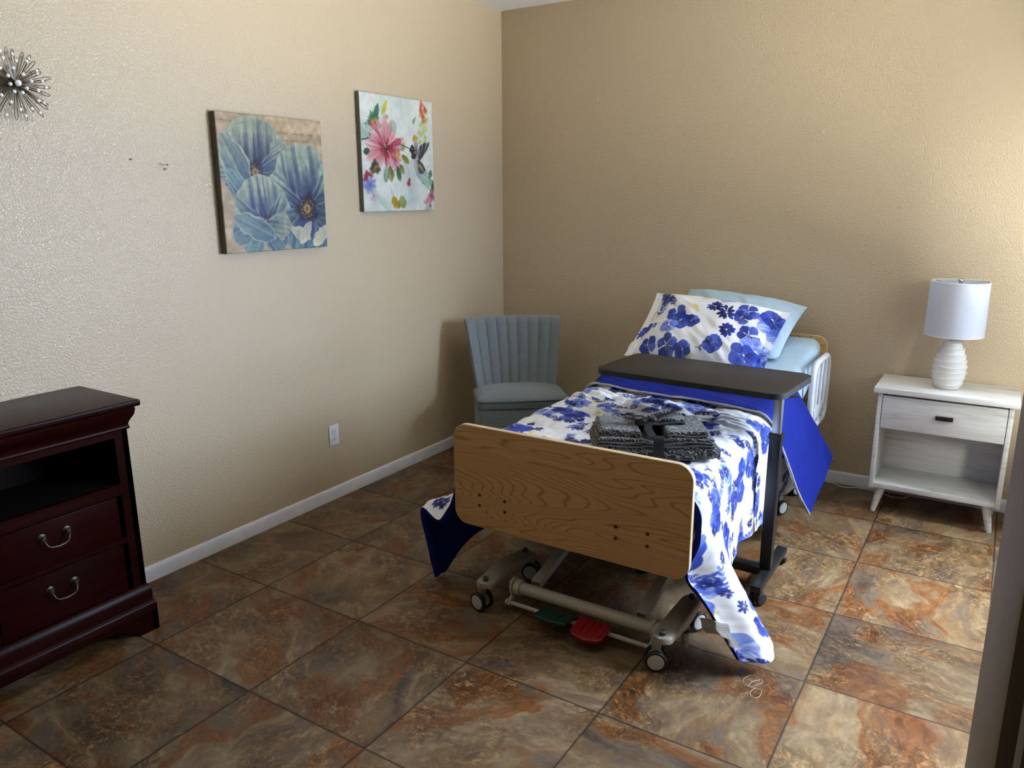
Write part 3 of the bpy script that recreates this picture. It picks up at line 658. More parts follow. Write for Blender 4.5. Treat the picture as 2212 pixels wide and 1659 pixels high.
x, y = X2(.90, .91); P2.blob(x, y, .034, .020, (206, 130, 160), .9, .4, .25, 2); P2.blob(x - .005, y - .024, .02, .006, (240, 240, 240), .8, .4); x, y = X2(.93, .96); P2.blob(x, y, .012, .010, (50, 80, 50), .9)
x, y = X2(.90, .98); P2.blob(x, y, .03, .018, (176, 170, 166), .8)
P2.a = np.clip(P2.a*np.array([.90, .89, .86])*(.95 + .07*vnoise(P2.X*50, P2.Y*50, 78))[..., None], 0, 1)
canvas('hummingbird_canvas', 'square canvas of hummingbird feeding at a loose pink flower', -1.362, -0.774, 1.494, 2.088, 0.032, P2, M['canvas_grey'])

# ------------------------------------------------------------------ part helper: geometry in room coordinates under a thing's Empty
def part(name, bm, mat, root, auto=35):
    top = root
    while top.parent: top = top.parent
    o = fin(name, bm, mat, None, auto); o.parent = root
    if root is top: o.matrix_parent_inverse = (Matrix.Translation(top.location) @ top.rotation_euler.to_matrix().to_4x4()).inverted()
    return o
def reparent(o, root):
    o.parent = root
    if root.type == 'EMPTY': o.matrix_parent_inverse = (Matrix.Translation(root.location) @ root.rotation_euler.to_matrix().to_4x4()).inverted()
    return o
XC = 1.66
def zmat(y): return 0.600 + 0.265*np.clip(np.asarray(y, float) + 1.02, 0, 0.88)*sm(-1.15, -0.85, y)

# ------------------------------------------------------------------ hospital bed
bed = thing('hospital_bed', 'adjustable hospital bed with light oak end boards and wheeled base', 'bed', (XC, -1.15, 0))
def board(name, y0, y1, z0, z1, edge):
    bm = bmesh.new(); prism(bm, rrect(XC - .4725, XC + .4725, z0, z1, .055, 12), y0, y1, 'y'); b = part(name, bm, M['oak'], bed)
    # thin pale band around the rim
    bm = bmesh.new(); o = rrect(XC - .4735, XC + .4735, z0 - .001, z1 + .001, .056, 12); n = len(o)
    ins = rrect(XC - .4705, XC + .4705, z0 + .002, z1 - .002, .053, 12)
    ya, yb = y0 - .0006, y1 + .0006
    A = [bm.verts.new((x, ya, z)) for x, z in ins]; B = [bm.verts.new((x, ya + .0012, z)) for x, z in o]; Cc = [bm.verts.new((x, yb - .0012, z)) for x, z in o]; D = [bm.verts.new((x, yb, z)) for x, z in ins]
    for r0, r1 in ((A, B), (B, Cc), (Cc, D)):
        for k in range(n): bm.faces.new((r0[k], r0[(k+1) % n], r1[(k+1) % n], r1[k]))
    part('edge_band', bm, M['oak_edge'], b); return b
fb = board('footboard', -2.170, -2.148, .336, .736, True)
for x, z in ((1.303, .467), (1.303, .424), (1.417, .465), (1.417, .423), (1.870, .471), (1.870, .428), (1.986, .472), (1.986, .428)):
    bm = bmesh.new(); lathe(bm, [(0, -.1), (.0028, -.1), (.0040, -.0985), (.0052, -.0972), (.0062, -.0975), (.0062, -.096), (0, -.096)], (0, 0, 0), 16, 'y')
    bmesh.ops.translate(bm, vec=(x, -2.170 + .0965 , z), verts=bm.verts); part('bolt', bm, M['bronze'], fb)
board('headboard', -.118, -.096, .42, .838, True)
bm = bmesh.new(); tube(bm, [(1.455, -2.12, .100), (2.03, -2.12, .100)], .0235, 20)
tube(bm, [(1.437, -2.12, .100), (1.462, -2.12, .100)], .030, 20); tube(bm, [(2.005, -2.12, .100), (2.03, -2.12, .100)], .030, 20); part('base_tube', bm, M['bedmetal'], bed)
bm = bmesh.new(); tube(bm, [(1.46, -.55, .100), (1.9, -.55, .100)], .0235, 16); part('base_tube', bm, M['bedmetal'], bed)
# end plates that hang the brake rod
for x in (1.425, 2.005):
    bm = bmesh.new(); prism(bm, [(-2.092, .125), (-2.098, .07), (-2.130, .030), (-2.150, .026), (-2.163, .040), (-2.155, .056), (-2.140, .066), (-2.150, .10), (-2.140, .128), (-2.12, .136)], x - .005, x + .005, 'x', .002); part('end_plate', bm, M['bedmetal'], bed)
bm = bmesh.new(); tube(bm, [(1.412, -2.148, .041), (2.03, -2.148, .041)], .0085, 14); tube(bm, [(1.408, -2.148, .041), (1.418, -2.148, .041)], .013, 14); rod = part('brake_rod', bm, M['bedmetal'], bed)
def pedal(name, mat, x0, x1, lab, y0, tilt, label):
    bm = bmesh.new(); W2 = (x1 - x0)/2; xm = (x0 + x1)/2
    poly = [(-W2, .036), (W2, .036), (W2, -.045), (W2*.72, -.062), (0, -.072), (-W2*.72, -.062), (-W2, -.045)]
    b2 = bmesh.new(); prism(b2, poly, -.008, .008, 'z', .004, 3)
    for k in range(5): box(b2, -W2*.8 + k*W2*.4 - .0022, -W2*.8 + k*W2*.4 + .0022, -.045, .028, .0075, .0105, .0008)
    for s in (-1, 1): tube(b2, [(s*W2, .008, 0), (s*(W2 + .004), .008, 0)], .004, 8)
    box(b2, -W2*.5, W2*.5, -.028, .02, -.020, -.008, .003)
    merge(bm, b2, Matrix.Translation((xm, y0, .056)) @ Matrix.Rotation(tilt, 4, 'X')); p = part(name, bm, mat, bed); p['label'] = label; return p
pg = pedal('brake_pedal', M['green'], 1.568, 1.700, '', -2.163, math.radians(-8), 'dark green brake pedal')
pedal('brake_pedal', M['red'], 1.722, 1.848, '', -2.168, math.radians(12), 'red brake pedal')
bm = bmesh.new(); tube(bm, [(1.61, -2.185, .041), (1.665, -2.185, .041)], .002, 8); tube(bm, [(1.665, -2.185, .041), (1.67, -2.19, .030)], .004, 8); tube(bm, [(1.638, -2.185, .030), (1.65, -2.185, .030)], .016, 16); part('latch', bm, M['darkgrey'], pg)
def rot_box(bm, a, b, wx, hz):   # square tube from a to b in the y-z plane
    a, b = Vector(a), Vector(b); d = (b - a); L = d.length; d.normalize(); up = Vector((1, 0, 0)).cross(d).normalized()
    def ring(p, w, h): return [bm.verts.new(p + Vector((sx*w, 0, 0)) + up*(sz*h)) for sx, sz in ((-1, -1), (1, -1), (1, 1), (-1, 1))]
    A, B = ring(a, wx, hz), ring(b, wx, hz); A2, B2 = ring(a, wx - .003, hz - .003), ring(b, wx - .003, hz - .003)
    for k in range(4):
        j = (k + 1) % 4; bm.faces.new((A[k], A[j], B[j], B[k])); bm.faces.new((A2[j], A2[k], B2[k], B2[j])); bm.faces.new((A[j], A[k], A2[k], A2[j])); bm.faces.new((B[k], B[j], B2[j], B2[k]))
for x in (1.512, 1.945):
    bm = bmesh.new(); rot_box(bm, (x, -2.098, .120), (x, -.95, .42), .020, .014); part('lift_arm', bm, M['armgrey'], bed)
bm = bmesh.new()
for x in (1.30, 2.02): box(bm, x - .02, x + .02, -2.148, -.118, .388, .418, .004)
for y in (-2.12, -1.5, -.95, -.25): box(bm, 1.30, 2.02, y - .018, y + .018, .392, .416, .004)
box(bm, 1.26, 2.06, -2.10, -1.02, .418, .428); part('deck_frame', bm, M['bedmetal'], bed)
bm = bmesh.new(); rot_box(bm, (1.66, -1.02, .405), (1.66, -.17, .605), .38, .008); part('back_section', bm, M['bedmetal'], bed)
bm = bmesh.new(); box(bm, 1.58, 1.66, -1.6, -1.2, .30, .39, .012); tube(bm, [(1.62, -1.6, .345), (1.62, -1.9, .345)], .02, 14); part('motor', bm, M['darkgrey'], bed)
# caster housings with their swivelling twin wheels
def caster_arm(x, ya, yb, lean):
    n = 14; ym = (ya + yb)/2; hl = abs(yb - ya)/2; poly = []
    sgn = 1 if lean > 0 else -1
    for k in range(n + 1): a = math.pi*k/n; poly.append((x + .030*math.cos(a), max(ya, yb) + .030*math.sin(a)))
    for k in range(n + 1):
        a = math.pi + math.pi*k/n; poly.append((x + .030*math.cos(a), min(ya, yb) + .030*math.sin(a)))
    bm = bmesh.new(); b2 = bmesh.new(); N = 26; rows = []
    for k in range(N + 1):   # swept S-shaped plate, thicker and raised in the middle
        t = k/N; y = (min(ya, yb) - .030) + (abs(yb - ya) + .060)*t
        endf = min(1.0, math.sqrt(max(0.0, 1 - (max(0, abs(t - .5)*2*(hl + .03) - hl)/.030)**2)) + .02)
        hw = .036*endf; zt = .132 + .012*math.sin(math.pi*t)**2; zb = .112 - .010*math.sin(math.pi*t)**2; off = lean*.016*math.sin(math.pi*t)**2
        rows.append([b2.verts.new(p) for p in ((x + off - hw, y, zb), (x + off + hw, y, zb), (x + off + hw, y, zt - .006), (x + off + hw*.82, y, zt), (x + off - hw*.82, y, zt), (x + off - hw, y, zt - .006))])
    for a, b in zip(rows[:-1], rows[1:]):
        for k in range(6): b2.faces.new((a[k], a[(k+1) % 6], b[(k+1) % 6], b[k]))
    b2.faces.new(rows[0]); b2.faces.new(rows[-1][::-1]); merge(bm, b2)
    arm = part('caster_housing', bm, M['bedplastic'], bed, 50)
    for y in (ya, yb):
        bm = bmesh.new(); lathe(bm, [(.0115, .128), (.0115, .146), (.009, .148), (0, .148)], (x, y, 0), 18); part('end_cap', bm, M['darkgrey'], arm)
    return arm
def wheelset(x, y, ax, r=.0375):
    ax = Vector((ax[0], ax[1], 0)).normalized(); rm = Vector((1, 0, 0)).rotation_difference(ax).to_matrix().to_4x4(); tr = Vector((-ax.y, ax.x, 0))
    c = Vector((x, y, r + .0012)) - Vector((0, 0, 0))
    bm = bmesh.new(); b2 = bmesh.new(); lathe(b2, [(.0, .012), (.013, .012), (.013, -.012), (0, -.012)], (0, 0, 0), 16, 'x'); merge(bm, b2, Matrix.Translation(c) @ rm)
    tube(bm, [c + Vector((0, 0, .0)), c + Vector((0, 0, .040)) , Vector((x, y, .113))], .015, 14, rs=[.012, .016, .019]); ca = part('caster', bm, M['bedplastic'], bed)
    for s in (-1, 1):
        cc = c + ax*(s*.021)
        bm = bmesh.new(); b2 = bmesh.new()
        lathe(b2, [(r*.76, -.0085), (r*.93, -.0085), (r, -.005), (r, .005), (r*.93, .0085), (r*.76, .0085)], (0, 0, 0), 32, 'x'); merge(bm, b2, Matrix.Translation(cc) @ rm); part('tyre', bm, M['black_rubber'], ca)
        bm = bmesh.new(); b2 = bmesh.new(); lathe(b2, [(0, -.0088), (r*.6, -.0094), (r*.77, -.0080), (r*.77, .0080), (r*.6, .0094), (0, .0088)], (0, 0, 0), 32, 'x'); merge(bm, b2, Matrix.Translation(cc) @ rm); part('wheel', bm, M['wheelgrey'], ca)
caster_arm(1.343, -2.195, -1.902, -0.3); caster_arm(2.062, -2.190, -1.905, 0.3)
wheelset(1.318, -2.185, (-.2, -.98)); wheelset(1.352, -1.868, (.35, -.94)); wheelset(2.043, -2.192, (.36, -.93)); wheelset(2.068, -1.88, (.9, -.43))
caster_arm(1.343, -.62, -.32, -0.3); caster_arm(2.062, -.62, -.32, 0.3)
for x, y in ((1.343, -.62), (1.343, -.32), (2.062, -.62), (2.062, -.32)): wheelset(x, y, (.9, -.4))
for x in (1.395, 2.105):   # brake cups beside the housings
    bm = bmesh.new(); lathe(bm, [(0, .062), (.014, .062), (.014, .100), (.011, .102), (.011, .092), (0, .092)], (x, -2.085, 0), 18); lathe(bm, [(0, .048), (.012, .048), (.012, .062), (0, .062)], (x, -2.085, 0), 18); part('brake_cup', bm, M['bedplastic'], bed)
# side rails at the head
def rail(x, s):
    bm = bmesh.new(); outer = rrect(-.515, -.150, .42, .758, .075, 10)
    tube(bm, [(x + s*.012*math.sin(i*.2)*0, y, z) for i, (y, z) in enumerate(outer)], .0155, 12, closed=True)
    for yy in (-.43, -.333, -.236): tube(bm, [(x, yy, .43), (x, yy + .02, .75)], .011, 10)
    box(bm, x - .011, x + .011, -.46, -.205, .46, .52, .008)
    part('side_rail', bm, M['white_plastic'], bed)
rail(2.152, 1); rail(1.168, -1)

# ------------------------------------------------------------------ mattress in its pale blue sheet
mt = []
ys = np.concatenate([np.linspace(-2.095, -2.055, 6), np.linspace(-2.02, -.20, 60), np.linspace(-.17, -.132, 6)])
sec = rrect(-.5, .5, -.5, .5, .1, 6); nsec = len(sec)
Pm = np.zeros((nsec, len(ys), 3))
for j, y in enumerate(ys):
    e = min(y + 2.098, -.129 - y); sh = 0.045*(1 - math.sqrt(max(0, 1 - (1 - min(1, e/.045))**2)))
    zt = float(zmat(y)); th = .165 + .03*float(sm(-1.0, -.3, y)); hw = .447
    pts = rrect(-hw + sh, hw - sh, -th + sh, 0 - sh, .048, 6)
    for i, (u, v) in enumerate(pts): Pm[i, j] = (XC + u + .004*math.sin(y*17 + v*20), y, zt + v + .004*math.sin(y*9 + u*7)*(v > -.06))
mo = grid_mesh('mattress', Pm, M['sheet'], None, closed_u=True)
bmm = bmesh.new(); bmm.from_mesh(mo.data); bmm.verts.ensure_lookup_table(); L = len(ys)
bmm.faces.new([bmm.verts[i*L] for i in range(nsec)]); bmm.faces.new([bmm.verts[i*L + L - 1] for i in range(nsec)][::-1]); bmm.to_mesh(mo.data); bmm.free()
tag(mo, 'thick mattress in a pale blue fitted sheet, raised at the head of the bed', 'mattress')

# ------------------------------------------------------------------ floral comforter
def normals(P):
    du = np.gradient(P, axis=0); dv = np.gradient(P, axis=1); n = np.cross(du, dv); n /= np.linalg.norm(n, axis=-1, keepdims=True) + 1e-9
    return n
def section(yv, U, a, wb, phi_fn, side, n):
    """half cross-sections: returns arc, outward offset, drop and tangent angle; shapes (n, ny)"""
    p = np.linspace(0, 1, n)[:, None]; s = p*U[None, :]; y = np.broadcast_to(yv[None, :], s.shape)
    ph = phi_fn(s, y, side); ds = np.diff(s, axis=0); pm = (ph[1:] + ph[:-1])/2
    x = np.vstack([np.zeros((1, s.shape[1])), np.cumsum(np.cos(pm)*ds, 0)]); z = np.vstack([np.zeros((1, s.shape[1])), np.cumsum(np.sin(pm)*ds, 0)])
    return s, x, z, ph
A0, WB = .385, .15
def phi_main(s, y, side):
    f = sm(-1.80, -2.10, y)
    if side > 0:
        f = sm(-1.72, -2.0, y)
        pm = np.radians(88.5 - 6*f); ph = pm*sm(A0, A0 + WB + .02*f, s)
        ph = ph - np.radians(27)*sm(.62, .84, s)*f
    else:
        pm = np.radians(86 - 34*f); ph = pm*sm(A0, A0 + WB + .03*f, s); ph = ph + np.radians(46)*sm(.74, .86, s)*f
    return ph
def U_main(y, side):
    return (.875 if side > 0 else .86) + (.255*np.exp(-((y + 2.09)/.19)**2) if side > 0 else .29*np.exp(-((y + 2.13)/.18)**2)) + .02*np.sin(y*9) + .01*sm(-1.5, -.9, y)
def puff(s, y, sgn):
    sx = s*sgn; q = .34
    a = np.abs(np.sin(np.pi*(sx/q + .5))); b = np.abs(np.sin(np.pi*((y + 2.12)/q)))
    pf = .014*(np.power(a*b, .45) - .6)
    hang = sm(.42, .56, s)
    pf *= (1 - .85*hang)
    wr = .010*(vnoise(sx*9 + 30, y*7 + 30, 21) - .5) + .009*(vnoise(sx*16 + y*9 + 40, y*22 + 40, 22) - .5) + .005*(vnoise(sx*45 + 60, y*34 + 60, 23) - .5)
    rum = .030*sm(-1.75, -1.35, y)*(np.abs(vnoise(sx*6 + 20, y*26 + 50 + sx*9, 25) - .5))*(1 - hang)
    fold = hang*(.007*np.sin(y*21 + 2.2*vnoise(y*3 + 9, sx*2 + 9, 26)) + .0025*np.sin(y*43 + s*4))*sm(.55, .8, s)
    return pf + wr*(1 - .3*hang) + rum + fold
def cloth(yv, phi_fn, Ufn, zoff, n=190, a_pf=1.0, yshift=None, yline=None):
    Ps, arcs, Ys = [], [], []
    for side in (-1, 1):
        s, x, z, ph = section(yv, Ufn(yv, side), A0, WB, phi_fn, side, n)
        y = np.broadcast_to(yv[None, :], s.shape).copy()
        if yline is not None: y = yline(np.linspace(0, 1, len(yv))[None, :], x*side, z)
        zt = zmat(y) + .052 + zoff - .018*sm(-2.07, -2.13, y)*(1 - sm(.4, .6, s))
        if side < 0: zt = zt - .22*sm(-1.90, -2.13, y)*sm(.44, .55, s)*(1 - .75*sm(.62, .82, s))
        else: zt = zt - .05*sm(-2.0, -2.13, y)*sm(.47, .60, s)*(1 - sm(.70, .90, s))
        d = puff(s, y, side)*a_pf
        # the table post keeps the cloth in
        if side > 0: x = x - sm(.10, .30, z)*(.075*sm(-2.02, -2.135, y)**1.5)
        X = XC + side*(x + d*np.sin(ph)); Z = zt - z + d*np.cos(ph)
        if side > 0: lim = 2.164 + .30*np.maximum(np.abs(y + 1.41) - .16, 0)**1.3 + 4.0*np.maximum(np.abs(y + 1.41) - .36, 0)**2 + zoff*.6; X = X - .5*(X - lim + np.sqrt((X - lim)**2 + 6e-5))
        else: X = np.maximum(X, 0.9)
        Z = np.maximum(Z, .012 + .004*np.sin(y*60))
        Pq = np.stack([X, y, Z], -1)
        if side < 0: Pq = Pq[::-1]; s = -s[::-1]; y = y[::-1]
        else: Pq = Pq[1:]; s = s[1:]; y = y[1:]
        Ps.append(Pq); arcs.append(s); Ys.append(y)
    return np.concatenate(Ps), np.concatenate(arcs), np.concatenate(Ys)
comf = thing('comforter', 'blue floral print comforter with royal blue lining, corners drooping to the floor', 'comforter', (XC, -1.4, .6))
yv = np.linspace(-2.132, -.80, 440)
PF = print_field(2.5, 1.5, 380, 12, .88, 1.9)
Pt, arc, Yt = cloth(yv, phi_main, U_main, 0.0, 360)
f = sm(-1.85, -2.12, Yt)*sm(.80, 1.15, np.abs(arc)); Pt[..., 1] += f*.035; Pt[..., 0] -= .02*f*(arc > 0)
colr = PF.look(arc + 1.25, Yt + 2.18)
reparent(grid_mesh('floral_cover', Pt, M['print_cloth'], None, col=colr), comf)
def lining(name, P, th, mat, root, flip=1, col=None):
    if col is None:
        for _ in range(22):
            Q = P.copy(); Q[1:-1] = (P[:-2] + P[1:-1]*2 + P[2:])/4; P = Q; Q = P.copy(); Q[:, 1:-1] = (P[:, :-2] + P[:, 1:-1]*2 + P[:, 2:])/4; P = Q
        P = P[::3, ::3]
    n = normals(P); s_ = np.sign(n[n.shape[0]//2, n.shape[1]//2, 2]); n = n*s_
    In = P - n*th
    # fold the rim out to meet the face
    full = np.concatenate([P[:1], In, P[-1:]], 0); f0 = np.concatenate([P[:1, :1], P[:, :1], P[-1:, :1]], 0); f1 = np.concatenate([P[:1, -1:], P[:, -1:], P[-1:, -1:]], 0)
    full = np.concatenate([f0, full, f1], 1)
    if col is not None:
        c = np.concatenate([col[:1], col, col[-1:]], 0); c = np.concatenate([c[:, :1], c, c[:, -1:]], 1)
        return reparent(grid_mesh(name, full, mat, None, col=c), root)
    return reparent(grid_mesh(name, full, mat, None), root)
lin = lining('lining', Pt, .020, M['blue'], comf); lin['label'] = 'royal blue underside of the comforter'
# turned-back end: lining outside, print inside
def phi_flap(s, y, side): return np.radians(76 if side > 0 else 80)*sm(A0, A0 + WB, s)
def U_flap(y, side): return (1.02 if side > 0 else .90) + 0*y
def y_flap(k, x, z):
    yf = -1.135 - .050*x/.44 + .015*np.sin(x*11); yb = -.775 - .01*x
    return yf + (yb - yf)*k + np.maximum(z - .03, 0)*(.54 + .20*k)
kv = np.linspace(-1.2, -.8, 120)
Pf, arcf, Yf = cloth(kv, phi_flap, U_flap, .026, 200, .28, yline=y_flap)
k_ = np.linspace(0, 1, 120)[None, :, None]
tuck = sm(.93, 1.0, np.linspace(0, 1, 120))[None, :]*.026; Pf[..., 2] -= tuck
fl_ = reparent(grid_mesh('turned_back_end', Pf, M['blue'], None), comf); fl_['label'] = 'turned-back royal blue end of the comforter'
lining('turned_back_underside', Pf, .011, M['print_cloth'], comf, col=PF.look(arcf + 1.25, 1.1 + 0.4*np.broadcast_to(k_[..., 0], arcf.shape)))
# piping along the turned-back edge
bm = bmesh.new(); tube(bm, [tuple(Pf[i, 0] + np.array([0, -.004, -.004])) for i in range(0, Pf.shape[0], 4)], .0045, 8); part('piping', bm, plain('pale_grey_piping', rgb(176, 172, 168), .7, var=.3), comf)
# care label near the right foot corner
def care_label(c, du, dv, w, h, name):
    bm = bmesh.new(); c, du, dv = Vector(c), Vector(du).normalized(), Vector(dv).normalized(); nn = du.cross(dv)
    N = 8; rows = [[bm.verts.new(c + du*(w*(i/N - .5)) + dv*(h*(j/N - .5)) + nn*(.006*math.sin(i*.7) + .003*math.sin(j))) for j in range(N + 1)] for i in range(N + 1)]
    for i in range(N):
        for j in range(N): bm.faces.new((rows[i][j], rows[i+1][j], rows[i+1][j+1], rows[i][j+1]))
    bmesh.ops.solidify(bm, geom=bm.faces[:], thickness=.0006)
    o = part(name, bm, M['label'], comf); o['label'] = 'white care label with small grey print'; return o
def label_mat():
    m = NT('printed_care_label', .7); v = m.tc.outputs['Object']
    lines = m.math('SINE', m.math('MULTIPLY', m.n('ShaderNodeSeparateXYZ').outputs[2], 1.0))
    sp = m.n('ShaderNodeSeparateXYZ'); m.l(m.mapping(v, (1, 1, 1), (0, 0, 0), (0, math.radians(32), 0)), sp.inputs[0])
    ln = m.math('SINE', m.math('MULTIPLY', sp.outputs[2], 1100.0)); wd = m.noise(m.mapping(v, (700, 500, 300)), 1.0, 1)
    f = m.math('MULTIPLY', m.ramp(ln, [(0.5, 0.0), (0.7, 1.0)]), m.ramp(wd, [(0.42, 0.0), (0.5, 1.0)]))
    m.col(m.mix(m.math('MULTIPLY', f, .7), rgb(214, 210, 206), rgb(96, 92, 92))); return m.m
M['label'] = label_mat()
care_label((2.222, -2.122, .172), (.9, -.35, .30), (.35, .1, -.9), .125, .060, 'care_label')
care_label((2.280, -2.112, .128), (.75, -.3, .5), (.55, .1, -.8), .045, .045, 'care_label')

# ------------------------------------------------------------------ pillows
def pillow(name, label, W, Hh, Tk, c, slope, rz, roll, mat, P=None, flange=0.0, res=90, below=None):
    n = res; u = np.linspace(-1, 1, n); v = np.linspace(-1, 1, n); Uu, Vv = np.meshgrid(u, v, indexing='ij')
    fu = 1 - flange/(W/2); fv = 1 - .0
    uu = np.clip(np.abs(Uu)/fu, 0, 1); th = Tk*np.power(np.clip(1 - uu**3.2, 0, 1), .55)*np.power(np.clip(1 - np.abs(Vv)**3.2, 0, 1), .55)
    X = W/2*Uu*(1 - .05*(1 - Vv**2)*np.abs(Uu)**2*0 - .045*(1 - np.abs(Vv)**2)); Y = Hh/2*Vv*(1 - .07*(1 - Uu**2)**1*np.abs(Vv))
    sd = sum(map(ord, name))
    wr = (.012*(vnoise(Uu*4 + 9, Vv*3 + 9, sd) - .5) + .009*(vnoise(Uu*9 + Vv*5 + 19, Vv*4 + 19, sd + 1) - .5))
    edge = np.power(np.clip(1 - np.maximum(np.abs(Uu), np.abs(Vv))**6, 0, 1), .5)
    zt = th*.62 + wr*edge + .002; zb = -th*.38 - .002
    bendz = -.02*(Uu**2)
    t = thing(name, label, 'pillow', c)
    mx = np.array((Matrix.Rotation(rz, 3, 'Z') @ Matrix.Rotation(slope, 3, 'X') @ Matrix.Rotation(roll, 3, 'Z')))
    C0 = np.array(c)
    for nm, Z in (('pillow_face', zt), ('pillow_back', zb)):
        lift = .009 if nm == 'pillow_face' else .003
        Pw = np.stack([X, Y, Z + bendz], -1) @ mx.T + C0
        if below is not None:      # rests on the pillow behind it
            c1, m1, W1, H1, T1 = below; L1 = (Pw - c1) @ m1
            a, b = np.clip(np.abs(L1[..., 0])/(W1/2), 0, 1), np.clip(np.abs(L1[..., 1])/(H1/2), 0, 1)
            top = T1*.62*np.power(1 - a**3.2, .55)*np.power(1 - b**3.2, .55) + .008 - .02*a**2; near = (np.abs(L1[..., 0]) < W1/2*1.06)*(np.abs(L1[..., 1]) < H1/2*1.1)
            L1[..., 2] = np.where(near > 0, np.maximum(L1[..., 2], top + .004 + lift), L1[..., 2]); Pw = L1 @ m1.T + c1
        Pw[..., 2] = np.where(np.abs(Pw[..., 0] - XC) < .47, np.maximum(Pw[..., 2], zmat(Pw[..., 1]) + .006 + lift), Pw[..., 2])
        Pq = Pw - C0
        col = None
        if P is not None: col = P.look((X + W/2), (Y + Hh/2))
        grid_mesh(nm, Pq, mat, t, col=col)
    return (C0, mx, W, Hh, Tk)
PP = Paint(.80, .54, 560, (228, 228, 232)); R = random.Random(3)
def FX(px, py): return px*.80, (1 - py)*.54
for k in range(12): PP.blob(R.uniform(0, .8), R.uniform(0, .54), .06, .05, (220, 218, 224), .5, 0, .6, k)
for px, py, r, kd in ((.10, .20, .05, 1), (.15, .32, .048, 1), (.28, .12, .042, 1), (.40, .10, .05, 0), (.41, .19, .05, 3), (.56, .18, .06, 2), (.40, .40, .045, 3), (.51, .36, .048, 1), (.60, .42, .055, 1), (.72, .34, .06, 0), (.70, .42, .05, 0), (.60, .05, .03, 0), (.73, .09, .05, 3), (.88, .38, .075, 2), (.86, .30, .06, 0), (.93, .46, .06, 2), (.97, .30, .045, 1), (.98, .50, .03, 1), (.24, .42, .07, 4), (.13, .56, .07, 4), (.20, .66, .07, 4), (.28, .52, .06, 0), (.33, .60, .062, 0), (.27, .68, .05, 2), (.40, .58, .045, 0), (.08, .70, .05, 0), (.10, .50, .04, 3), (.65, .62, .05, 1), (.60, .80, .055, 0), (.78, .60, .06, 0), (.85, .72, .085, 2), (.80, .82, .075, 0), (.92, .86, .06, 0), (.30, .88, .06, 0), (.16, .90, .055, 0), (.42, .90, .05, 0), (.50, .86, .06, 4), (.45, .95, .04, 3), (.97, .76, .045, 3), (.97, .92, .04, 0)):
    x, y = FX(px, py); flower(PP, x, y, r, kd, R)
PP.line([(.055, 0), (.052, .54)], .0012, (130, 134, 160), .7)
pb = pillow('pillow', 'pale blue plain pillow propped behind the floral one at headboard', .68, .44, .13, (1.652, -.272, .900), math.radians(36), 0, math.radians(-7), M['sheet'])
pillow('pillow', 'white pillow with blue floral print propped on the bed, in front', .75, .46, .15, (1.585, -.490, .868), math.radians(42), math.radians(1), math.radians(-6), M['print_cloth'], PP, .045, 330, pb)

# ------------------------------------------------------------------ towel set tied with a ribbon
tw = thing('towel_bundle', 'bundle of folded charcoal fleck towels tied with a dark ribbon on the bed', 'towel bundle', (1.862, -1.872, .664), math.radians(31))
def folded(x0, x1, y0, y1, z0, z1, layers, seed, skew=0.0, hem=True, name='towel', taper=None):
    """a folded towel: stacked rounded layers joined by a fold at the front"""
    n = 46; hgt = (z1 - z0)/layers; bm = bmesh.new(); hb = bmesh.new()
    for k in range(layers):
        za, zb = z0 + hgt*k, z0 + hgt*(k + 1); W = (x1 - x0)*(1 - .015*k); D = (y1 - y0)*(1 - .02*k); r = hgt*.5
        xm, ym = (x0 + x1)/2 + skew*k*.01, (y0 + y1)/2
        nx = 40; prof = rrect(-D/2, D/2, -hgt/2*1.04, hgt/2*1.04, r*.96, 5); rows = []
        for i in range(nx + 1):
            t = i/nx; xx = -W/2 + W*t; e = min(t, 1 - t)*W; sc = math.sqrt(max(.02, 1 - (1 - min(1, e/r))**2))
            pinch = 1 - .30*math.exp(-((xx + xm - .005)/.035)**2)
            row = []
            for (a, b) in prof:
                wv = .0035*math.sin(xx*31 + seed + k*2) + .003*math.sin(a*40 + xx*22 + seed*2)
                row.append(bm.verts.new((xm + xx, ym + a*(.94 + .06*sc), z0 + ((za + zb)/2 - z0 + b*sc)*pinch + wv*.6)))
            rows.append(row)
        for a, b in zip(rows[:-1], rows[1:]):
            for j in range(len(prof)): bm.faces.new((a[j], a[(j+1) % len(prof)], b[(j+1) % len(prof)], b[j]))
        bm.faces.new(rows[0]); bm.faces.new(rows[-1][::-1])
        if hem:   # dark hem piping shows along the front folds
            pts = []
            for i in range(1, nx):
                xx = -W/2 + W*i/nx; pinch = 1 - .30*math.exp(-((xx + xm - .005)/.035)**2)
                pts.append((xm + xx, ym - D/2 - .0015, z0 + (zb - z0 - .001)*pinch + .003*math.sin(xx*40 + k + seed)))
            if k < layers - 1: tube(hb, pts, .0030, 8)
    o = fin(name, bm, M['towel'], tw, 60)
    if hem and layers > 1: fin('hem', hb, M['towel_hem'], o, 60)
    else: hb.free()
    return o
folded(-.215, .225, -.135, .135, .000, .044, 1, 1, hem=False, name='bath_towel')
bm = bmesh.new(); prism(bm, rrect(-.128, .128, .004, .040, .016), .214, .2285, 'x', .003); fin('hem', bm, M['towel_hem'], tw)
folded(-.210, .215, -.125, .125, .040, .076, 3, 2, name='bath_towel')
folded(-.195, -.045, -.10, .10, .072, .100, 1, 3, hem=False, name='hand_towel')
folded(.040, .190, -.11, .10, .073, .100, 2, 4, name='hand_towel')
folded(-.06, .125, -.02, .11, .096, .118, 2, 5, name='washcloth')
